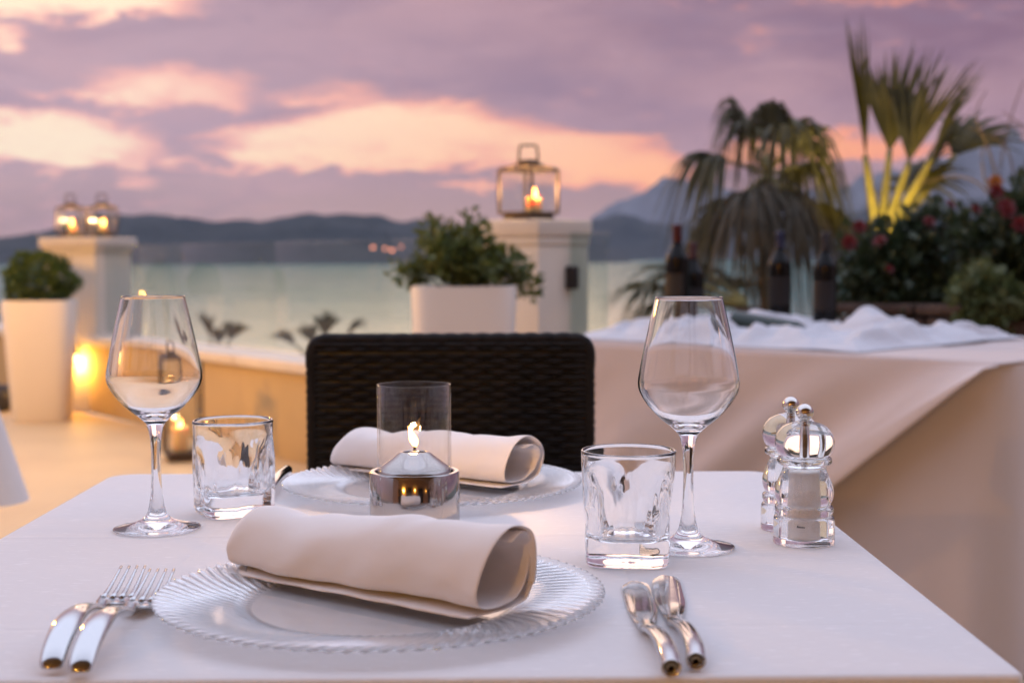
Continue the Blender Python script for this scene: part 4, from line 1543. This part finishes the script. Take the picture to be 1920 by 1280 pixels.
tumbler(439, 962, 'clear rippled square-based tumbler standing beside the wine glass at the forks side', R(28), 1.0)
tumbler(1178, 1052, 'clear rippled square-based tumbler standing just above the two knives', R(-8), 5.0)


def charger(cx, cy, label):
    t = thing('glass_plate', label, 'plate', (cx, cy, TZ + 0.0006), 0, 'two clear fluted glass plates')
    NR, seg = 90, 90 * 8
    SWIRL = 5.0
    V, F = [], []
    rs = [0.0005, 0.04, 0.075, 0.092] + [0.0935 + 0.0655 * i / 46 for i in range(47)]

    def h(r):
        if r < 0.092: return 0.0
        if r < 0.104:
            q = (r - 0.092) / 0.012
            return 0.0025 * q * q
        return 0.0025 + (r - 0.104) * 0.145

    def rib(r, a):
        k = max(0, min(1, (r - 0.094) / 0.010))
        return k * math.cos(NR * (a + (r - 0.10) * SWIRL))
    def ringv(r, top):
        for j in range(seg):
            a = 2 * math.pi * j / seg
            b = rib(r, a)
            edge = 1 + 0.007 * max(0, min(1, (r - 0.148) / 0.008)) * math.cos(NR * (a + (r - 0.10) * SWIRL))
            th = 0.0034 if r < 0.15 else 0.0034 * max(0.35, 1 - ((r - 0.15) / 0.012) ** 2)
            if top: z = h(r) + th + 0.0010 * b
            else: z = h(r) - 0.00045 * b + (0.0005 if r > 0.094 else 0)
            V.append((r * edge * math.cos(a), r * edge * math.sin(a), z))
    for r in rs: ringv(r, False)
    for r in reversed(rs): ringv(r, True)
    n = len(rs) * 2
    for a in range(n - 1):
        for j in range(seg):
            k = (j + 1) % seg
            F.append((a * seg + j, a * seg + k, (a + 1) * seg + k, (a + 1) * seg + j))
    # faces split into the clear well and the fluted rim
    cut = 3
    well, rimf = [], []
    for f in F:
        a = f[0] // seg
        (well if (a < cut or a >= n - 1 - cut) else rimf).append(f)
    for name, fs in (('well', well), ('fluted_rim', rimf)):
        used = sorted({i for f in fs for i in f})
        mp = {v: i for i, v in enumerate(used)}
        obj(name, [V[i] for i in used], [tuple(mp[i] for i in f) for f in fs], 'plate_glass' if name == 'well' else 'plate_rim_glass', t)
    for c in t.children:
        pass
    return t
PL1 = (at_z(712, 1121, TZ + 0.010).x, 1.008)
PL2 = (at_z(810, 905, TZ + 0.010).x, at_z(810, 903, TZ + 0.010).y)
ch1 = charger(*PL1, 'clear fluted glass plate under the rolled napkin at the near place setting')
ch2 = inst(ch1, loc=(PL2[0], PL2[1], TZ + 0.0006))
for c in list(ch1.children):
    inst(c, ch2)
tag(ch2, 'clear fluted glass plate under the rolled napkin on the far side of the table', 'plate')


def napkin(A, B, wl, wr, hl, hr, label, seed, tail=0.02):
    """rolled napkin: A and B are the two ends of its front foot line"""
    ax = B - A
    ax.z = 0
    L = ax.length
    ax.normalize()
    bk = Vector((-ax.y, ax.x, 0))
    if bk.y < 0: bk = -bk
    t = thing('napkin', label, 'napkin', A, 0, 'rolled white cloth napkins')
    # section: spiral, (across 0 front .. 1 back, height 0..1)
    sec = [(-0.05, 0.030), (-0.01, 0.028), (0.25, 0.022), (0.65, 0.020), (0.92, 0.10), (1.03, 0.32), (1.00, 0.62), (0.86, 0.88), (0.62, 1.00), (0.36, 0.98), (0.14, 0.80), (0.02, 0.50), (0.02, 0.24), (0.14, 0.12), (0.40, 0.085), (0.66, 0.12), (0.86, 0.30), (0.90, 0.52), (0.80, 0.74), (0.62, 0.86), (0.44, 0.80)]
    sec = spline(sec, 5)
    V, F = [], []
    nl = 46
    m_ = len(sec)
    for i in range(nl + 1):
        u = i / nl
        w = wl + (wr - wl) * u
        h = hl + (hr - hl) * u
        endl = max(0.0, 1 - u / 0.05)
        h *= 1 - 0.30 * endl ** 2
        h *= 1 - 0.08 * math.exp(-((u - 0.25) / 0.08) ** 2) + 0.03 * math.sin(u * 9 + seed)
        for k, (a, b) in enumerate(sec):
            s_ = k / m_
            if a < 0:
                a = a * tail / 0.02 * (0.5 + 0.8 * u) * 0.9
            nz = noise.noise((u * 4 + seed, s_ * 8, seed)) * 0.0055 + noise.noise((u * 9 + s_ * 10 + seed, s_ * 5, seed + 3)) * 0.0026
            sh = (u * L) + (0.006 * noise.noise((s_ * 5, seed, 1)) if i in (0, nl) else 0)
            skew = (b * 0.010 if u > 0.9 else 0) * (u - 0.9) * 10
            pt = ax * (sh + skew) + bk * (a * w) + Vector((0, 0, b * h + 0.0012))
            hem = 0.0009 if (u > 0.955 or u < 0.03) else 0.0
            nz += hem
            off = Vector((0, 0, 1)) * nz * (1 if 0.3 < b else 0.15) + bk * nz * 0.8 * (1 if b > 0.1 else 0)
            V.append(pt + off)
    for i in range(nl):
        for k in range(m_ - 1):
            q = i * m_ + k
            F.append((q, q + 1, q + m_ + 1, q + m_))
    o = obj('rolled_cloth', V, F, 'napkin', t)
    sd_ = o.modifiers.new('cloth_thickness', 'SOLIDIFY')
    sd_.thickness = 0.0016
    sd_.offset = 0
    o.modifiers.new('soft', 'SUBSURF').render_levels = 1
    return t
NZ = TZ + 0.0078
A1, B1 = at_z(418, 1075, NZ), at_z(888, 1166, NZ)
napkin(A1, B1, 0.062, 0.062, 0.045, 0.058, 'rolled white napkin on the glass plate nearest the viewer', 1.3)
A2, B2 = at_z(622, 880, NZ), at_z(944, 918, NZ)
napkin(A2, B2, 0.060, 0.060, 0.042, 0.048, 'rolled white napkin behind the table candle, before the black chair', 5.1, tail=0.01)


# ---- table candle
def table_candle():
    p = at_z(778, 984, TZ)
    t = thing('candle_lamp', 'polished steel oil candle with clear glass cylinder and lit flame between the plates', 'candle lamp', (p.x, p.y, TZ + 0.0005))
    r, h = 0.0420, 0.0510
    prof = [(0.002, 0.0), (r - 0.0015, 0.0), (r, 0.0012), (r, 0.020), (r, h - 0.0012), (r - 0.0008, h), (r - 0.0046, h), (r - 0.0056, h - 0.001), (r - 0.006, h - 0.010)]
    sharp(obj('steel_cup', *lathe(prof, 96), 'chrome', t), 40)
    dome = spline([(0.0352, h - 0.010), (0.0345, h - 0.001), (0.0325, h + 0.0028), (0.028, h + 0.0068), (0.020, h + 0.0125), (0.0150, h + 0.0165), (0.0125, h + 0.0178), (0.0105, h + 0.0172), (0.0098, h + 0.0150), (0.001, h + 0.0148)], 4)
    d = obj('oil_reservoir', *lathe(dome, 72), 'chrome', t)
    obj('wick_holder', *lathe([(0.0040, h + 0.0148), (0.0040, h + 0.0180), (0.0032, h + 0.0186), (0.001, h + 0.0186)], 20), 'knob_steel', d)
    obj('wick', *tube([(0, 0, h + 0.018), (0.0006, 0, h + 0.024)], 0.0013, 8), 'wick', d)
    fz = h + 0.0215
    obj('flame', *flame_mesh(0.0205, 0.0042, -0.32), 'flame_core', t, loc=(0.0008, 0, fz))
    lamp('flame_light', t, (-0.001, 0, fz + 0.011), CANDLE_W, (1.0, 0.55, 0.22), 0.005)
    gr = 0.0345
    g = obj('glass_cylinder', *lathe([(gr - 0.0018, h - 0.008), (gr, h - 0.008), (gr, h + 0.02), (gr, h + 0.05), (gr, 0.1312), (gr - 0.0004, 0.1318), (gr - 0.0014, 0.1318), (gr - 0.0018, 0.1312), (gr - 0.0018, h + 0.03), (gr - 0.0018, h - 0.008)], 96), 'chimney_glass', t)
    return t
table_candle()


# ---- salt and pepper mills
def mill(px, py, label, salt):
    p = at_z(px, py, TZ)
    t = thing('salt_mill' if salt else 'pepper_mill', label, 'mill', (p.x, p.y, TZ + 0.0006), R(10))
    body = spline([(0.0005, 0.0006), (0.020, 0.0004), (0.0258, 0.0), (0.0265, 0.0010), (0.0265, 0.0120), (0.0262, 0.0210), (0.0250, 0.0235), (0.0236, 0.0245), (0.0246, 0.0262), (0.0254, 0.0290), (0.0250, 0.0318), (0.0232, 0.0335), (0.0228, 0.0345), (0.0244, 0.0380), (0.0254, 0.0430), (0.0248, 0.0490), (0.0222, 0.0560), (0.0196, 0.0620), (0.0186, 0.0655), (0.0190, 0.0672), (0.0222, 0.0690), (0.0234, 0.0705), (0.0234, 0.0735), (0.0224, 0.0748), (0.0205, 0.0752)], 3)
    inner = spline([(0.0175, 0.0752), (0.0165, 0.0740), (0.0150, 0.0640), (0.0146, 0.0500), (0.0146, 0.0250), (0.0146, 0.0060), (0.0140, 0.0042), (0.0005, 0.0040)], 3)
    obj('body', *lathe(body + inner, 72), 'acrylic', t)
    head = spline([(0.0005, 0.0762), (0.0120, 0.0760), (0.0200, 0.0764), (0.0232, 0.0785), (0.0254, 0.0840), (0.0256, 0.0895), (0.0236, 0.0960), (0.0190, 0.1012), (0.0125, 0.1045), (0.0075, 0.1058), (0.0055, 0.1066), (0.0005, 0.1068)], 4)
    obj('head', *lathe(head, 72), 'acrylic', t)
    kr = 0.0076
    kn = [(max(0.0002, kr * math.sin(math.pi * i / 16)), 0.1068 + kr - kr * math.cos(math.pi * i / 16) - 0.0006) for i in range(17)]
    obj('knob', *lathe(kn, 32), 'knob_steel', t)
    obj('shaft', *lathe([(0.0030, 0.022), (0.0030, 0.1064)], 16, True, True), 'knob_steel', t)
    if salt:
        V, F = lathe(spline([(0.0005, 0.0235), (0.0138, 0.0235), (0.0142, 0.030), (0.0142, 0.050), (0.0144, 0.060), (0.0120, 0.0628), (0.0005, 0.0640)], 3), 40)
        V = [(x + noise.noise((x * 300, y * 300, z * 300)) * 0.0004, y, z + (noise.noise((x * 200, y * 200, 1)) * 0.0012 if z > 0.058 else 0)) for x, y, z in V]
        obj('salt_fill', V, F, 'salt', t)
        obj('grinder', *lathe([(0.0005, 0.0052), (0.0136, 0.0052), (0.0140, 0.0062), (0.0140, 0.0205), (0.0128, 0.0225), (0.0005, 0.0225)], 36), 'salt', t)
    else:
        obj('grinder', *lathe([(0.0005, 0.0110), (0.0110, 0.0110), (0.0136, 0.0130), (0.0136, 0.0205), (0.010, 0.0225), (0.0005, 0.0228)], 36), 'mill_black', t)
        obj('pepper_fill', *lathe([(0.0005, 0.0230), (0.0120, 0.0230), (0.0125, 0.028), (0.0005, 0.030)], 24), 'mill_black', t)
    if salt:
        # small dark printed mark on the front: a row of short slanted strokes
        pm = []
        a0 = math.atan2(-p.y, -p.x) - R(10) - R(12)
        x = 0
        for k, (w_, h_) in enumerate(((0.9, 2.0), (0.8, 1.4), (0.9, 1.3), (0.8, 1.2), (0.9, 1.2), (0.7, 1.1), (0.8, 0.9))):
            x0_, x1_ = x, x + w_
            x = x1_ + 0.25
            rr = 0.0144
            V = []
            for (xx, zz) in ((x0_, 0), (x1_, 0), (x1_ + 0.5, h_), (x0_ + 0.5, h_)):
                a = a0 + (xx - 2.8) * 0.001 * 0.8 / rr
                V.append((rr * math.cos(a), rr * math.sin(a), 0.0155 + zz * 0.0009))
            pm.append((V, [(0, 1, 2, 3)]))
        obj('printed_mark', *merge(*pm), 'ink', t, smooth=False)
    return t
mill(1507, 1017, 'clear acrylic salt mill with steel ball knob, in front of its twin', True)
mill(1481, 991, 'clear acrylic pepper mill with steel ball knob, half hidden behind the salt mill', False)


# ---- cutlery
def fork(tipc, end, label):
    """tipc: world point under the tine tips, end: handle end on the cloth"""
    d = tipc - end
    d.z = 0
    L = d.length
    d.normalize()
    s = Vector((d.y, -d.x, 0))
    t = thing('fork', label, 'fork', (end.x, end.y, TZ + 0.0006), 0, 'two steel forks')

    def W(u, v, z): return d * u + s * v + Vector((0, 0, z))
    # handle: broad rounded blade that narrows to the neck, arched
    st = [(0.000, 0.0052, 0.0022), (0.002, 0.0074, 0.0030), (0.015, 0.0084, 0.0044), (0.035, 0.0088, 0.0050), (0.055, 0.0076, 0.0046), (0.075, 0.0056, 0.0040), (0.092, 0.0044, 0.0036), (0.110, 0.0040, 0.0034), (0.130, 0.0040, 0.0028)]
    zc = lambda u: 0.0032 + 0.019 * math.sin(min(1, u / 0.128) ** 0.72 * math.pi) ** 0.95 + (0.004 if u > 0.11 else 0)
    stf = spline(st, 5)
    k = L / 0.205
    V, F = tube([W(u * k, 0, zc(u)) for u, _, _ in stf], [(w, h_) for _, w, h_ in stf], 20)
    obj('handle', V, F, 'cutlery_steel', t)
    # head plate: curved bowl
    V, F = [], []
    nu, nv = 12, 8
    for i in range(nu + 1):
        u = 0.128 + 0.030 * i / nu
        f = i / nu
        w = 0.0040 + (0.0124 - 0.0040) * min(1, f * 1.7) ** 0.6
        for j in range(nv + 1):
            v = (j / nv * 2 - 1)
            V.append(W(u * k, v * w, 0.0078 - 0.0035 * math.sin(f * 2.4) + 0.0012 * v * v))
    for i in range(nu):
        for j in range(nv):
            a = i * (nv + 1) + j
            F.append((a, a + 1, a + nv + 2, a + nv + 1))
    hd = obj('head', V, F, 'cutlery_steel', t)
    so = hd.modifiers.new('thickness', 'SOLIDIFY')
    so.thickness = 0.0018
    for j in range(4):
        v = (j - 1.5) * 0.0066
        pth, rr = [], []
        for i in range(9):
            f = i / 8
            u = 0.155 + 0.050 * f
            pth.append(W(u * k, v * (1 - 0.10 * f), 0.0052 + 0.011 * f ** 1.3))
            rr.append((0.0022 * (1 - 0.55 * f), 0.0014 * (1 - 0.5 * f)))
        obj('tine', *tube(pth, rr, 8), 'cutlery_steel', t)
    return t
F1t, F1e = at_z(250, 1062, TZ + 0.016), at_z(96, 1256, TZ + 0.003)
F2t, F2e = at_z(304, 1068, TZ + 0.016), at_z(150, 1262, TZ + 0.003)
fork(F1t, F1e, 'steel fork lying further from the glass plate')
fork(F2t, F2e, 'steel fork with tines tucked against the near glass plate')


def knife(tip, path, label, bw=0.0118, flip=1, tail_r=0.0062):
    """tip: blade tip on the cloth; path: world points from the neck to the handle end"""
    end, bend = path[-1], path[0]
    t = thing('knife', label, 'knife', (end.x, end.y, TZ + 0.0006), 0, 'steel knives')
    o = Vector((end.x, end.y, 0))
    b0 = Vector((bend.x, bend.y, 0)) - o
    t0 = Vector((tip.x, tip.y, 0)) - o
    d = (t0 - b0).normalized()
    s = Vector((d.y, -d.x, 0))
    # hollow round handle with an S curve, open cut end
    pl_ = [Vector((p_.x, p_.y, 0)) - o for p_ in path]
    m_ = len(pl_) - 1
    pts = spline([(p_.x, p_.y, 0.0062 + 0.004 * math.sin(math.pi * i / m_) if i else 0.0042) for i, p_ in reversed(list(enumerate(pl_)))], 8)
    n = len(pts)
    rr = []
    for i in range(n):
        f = i / (n - 1)
        rr.append((tail_r - 0.0006 * f ** 1.3, tail_r * 0.92 - 0.0030 * f ** 1.2))
    V, F = tube(pts, rr, 24, cap=False)
    # slightly sunken end
    k = len(V)
    e_dir = (Vector(pts[1]) - Vector(pts[0])).normalized()
    cen = Vector(pts[0])
    for fr_, dp in ((0.93, -0.0006), (0.84, 0.0004), (0.5, 0.0009)):
        for j in range(24):
            V.append(cen + (V[j] - cen) * fr_ + e_dir * dp)
    for lv in range(3):
        o0 = k + (lv - 1) * 24 if lv else 0
        for j in range(24):
            a, b = j, (j + 1) % 24
            F.append((k + lv * 24 + a, k + lv * 24 + b, o0 + b, o0 + a))
    F.append(tuple(k + 48 + j for j in range(24)))
    obj('handle', V, F, 'cutlery_steel', t)
    # blade: flat broad leaf with a rounded, slightly slanted tip
    Lb = (t0 - b0).length
    V, F = [], []
    nu, nv = 26, 8
    for i in range(nu + 1):
        f = i / nu
        u = -0.004 + (Lb + 0.004) * f
        g = min(1, f / 0.5)
        g = g * g * (3 - 2 * g)
        wl = 0.0060 + (bw * 0.80 - 0.0060) * g
        wr = 0.0060 + (bw * 1.0 - 0.0060) * g
        tipf = max(0, (f - 0.80) / 0.20)
        wl *= math.sqrt(max(0.001, 1 - tipf ** 2.2)) if flip > 0 else math.sqrt(max(0.001, 1 - tipf ** 6))
        wr *= math.sqrt(max(0.001, 1 - tipf ** 6)) if flip > 0 else math.sqrt(max(0.001, 1 - tipf ** 2.2))
        g2 = max(0.0, 1 - f / 0.40)
        ztop_ = 0.0024 + 0.0046 * g2 ** 1.5
        zbot_ = 0.0006 + 0.0012 * g2
        for top in (0, 1):
            for j in range(nv + 1):
                v = j / nv
                lat = -wl + (wl + wr) * v
                edge_ = abs(2 * v - 1) ** 10
                mid_ = (ztop_ + zbot_) / 2
                z_ = ztop_ + (mid_ - ztop_) * edge_ * 0.9 if top else zbot_ + (mid_ - zbot_) * edge_ * 0.9
                V.append(b0 + d * u + s * lat + Vector((0, 0, z_)))
    row = 2 * (nv + 1)
    for i in range(nu):
        for j in range(nv):
            a = i * row + j
            F.append((a, a + row, a + row + 1, a + 1))
            a += nv + 1
            F.append((a, a + 1, a + row + 1, a + row))
        a = i * row
        F.append((a, a + nv + 1, a + row + nv + 1, a + row))
        a = i * row + nv
        F.append((a, a + row, a + row + nv + 1, a + nv + 1))
    for i in (0, nu):
        a = i * row
        for j in range(nv):
            F.append((a + j, a + j + 1, a + nv + 2 + j, a + nv + 1 + j))
    fix_normals(sharp(obj('blade', V, F, 'cutlery_steel', t), 40))
    return t
def kp(*pp): return [at_z(a, b, TZ + 0.006) for a, b in pp]
knife(at_z(1186, 1090, TZ + 0.002), kp((1214, 1172), (1230, 1194), (1245, 1218), (1254, 1238), (1259, 1254)), 'steel knife lying nearer the glass plate', flip=1)
knife(at_z(1243, 1079, TZ + 0.002), kp((1264, 1158), (1283, 1184), (1296, 1209), (1303, 1227), (1305, 1241)), 'steel knife lying on the outer side, nearer the wine glass', flip=1)
# far setting: one handle shows beside the far plate
knife(at_z(462, 968, TZ + 0.002), kp((495, 935), (510, 915), (524, 898), (538, 882)), 'steel knife at the far setting, its handle showing past the tumbler', flip=-1, bw=0.010)
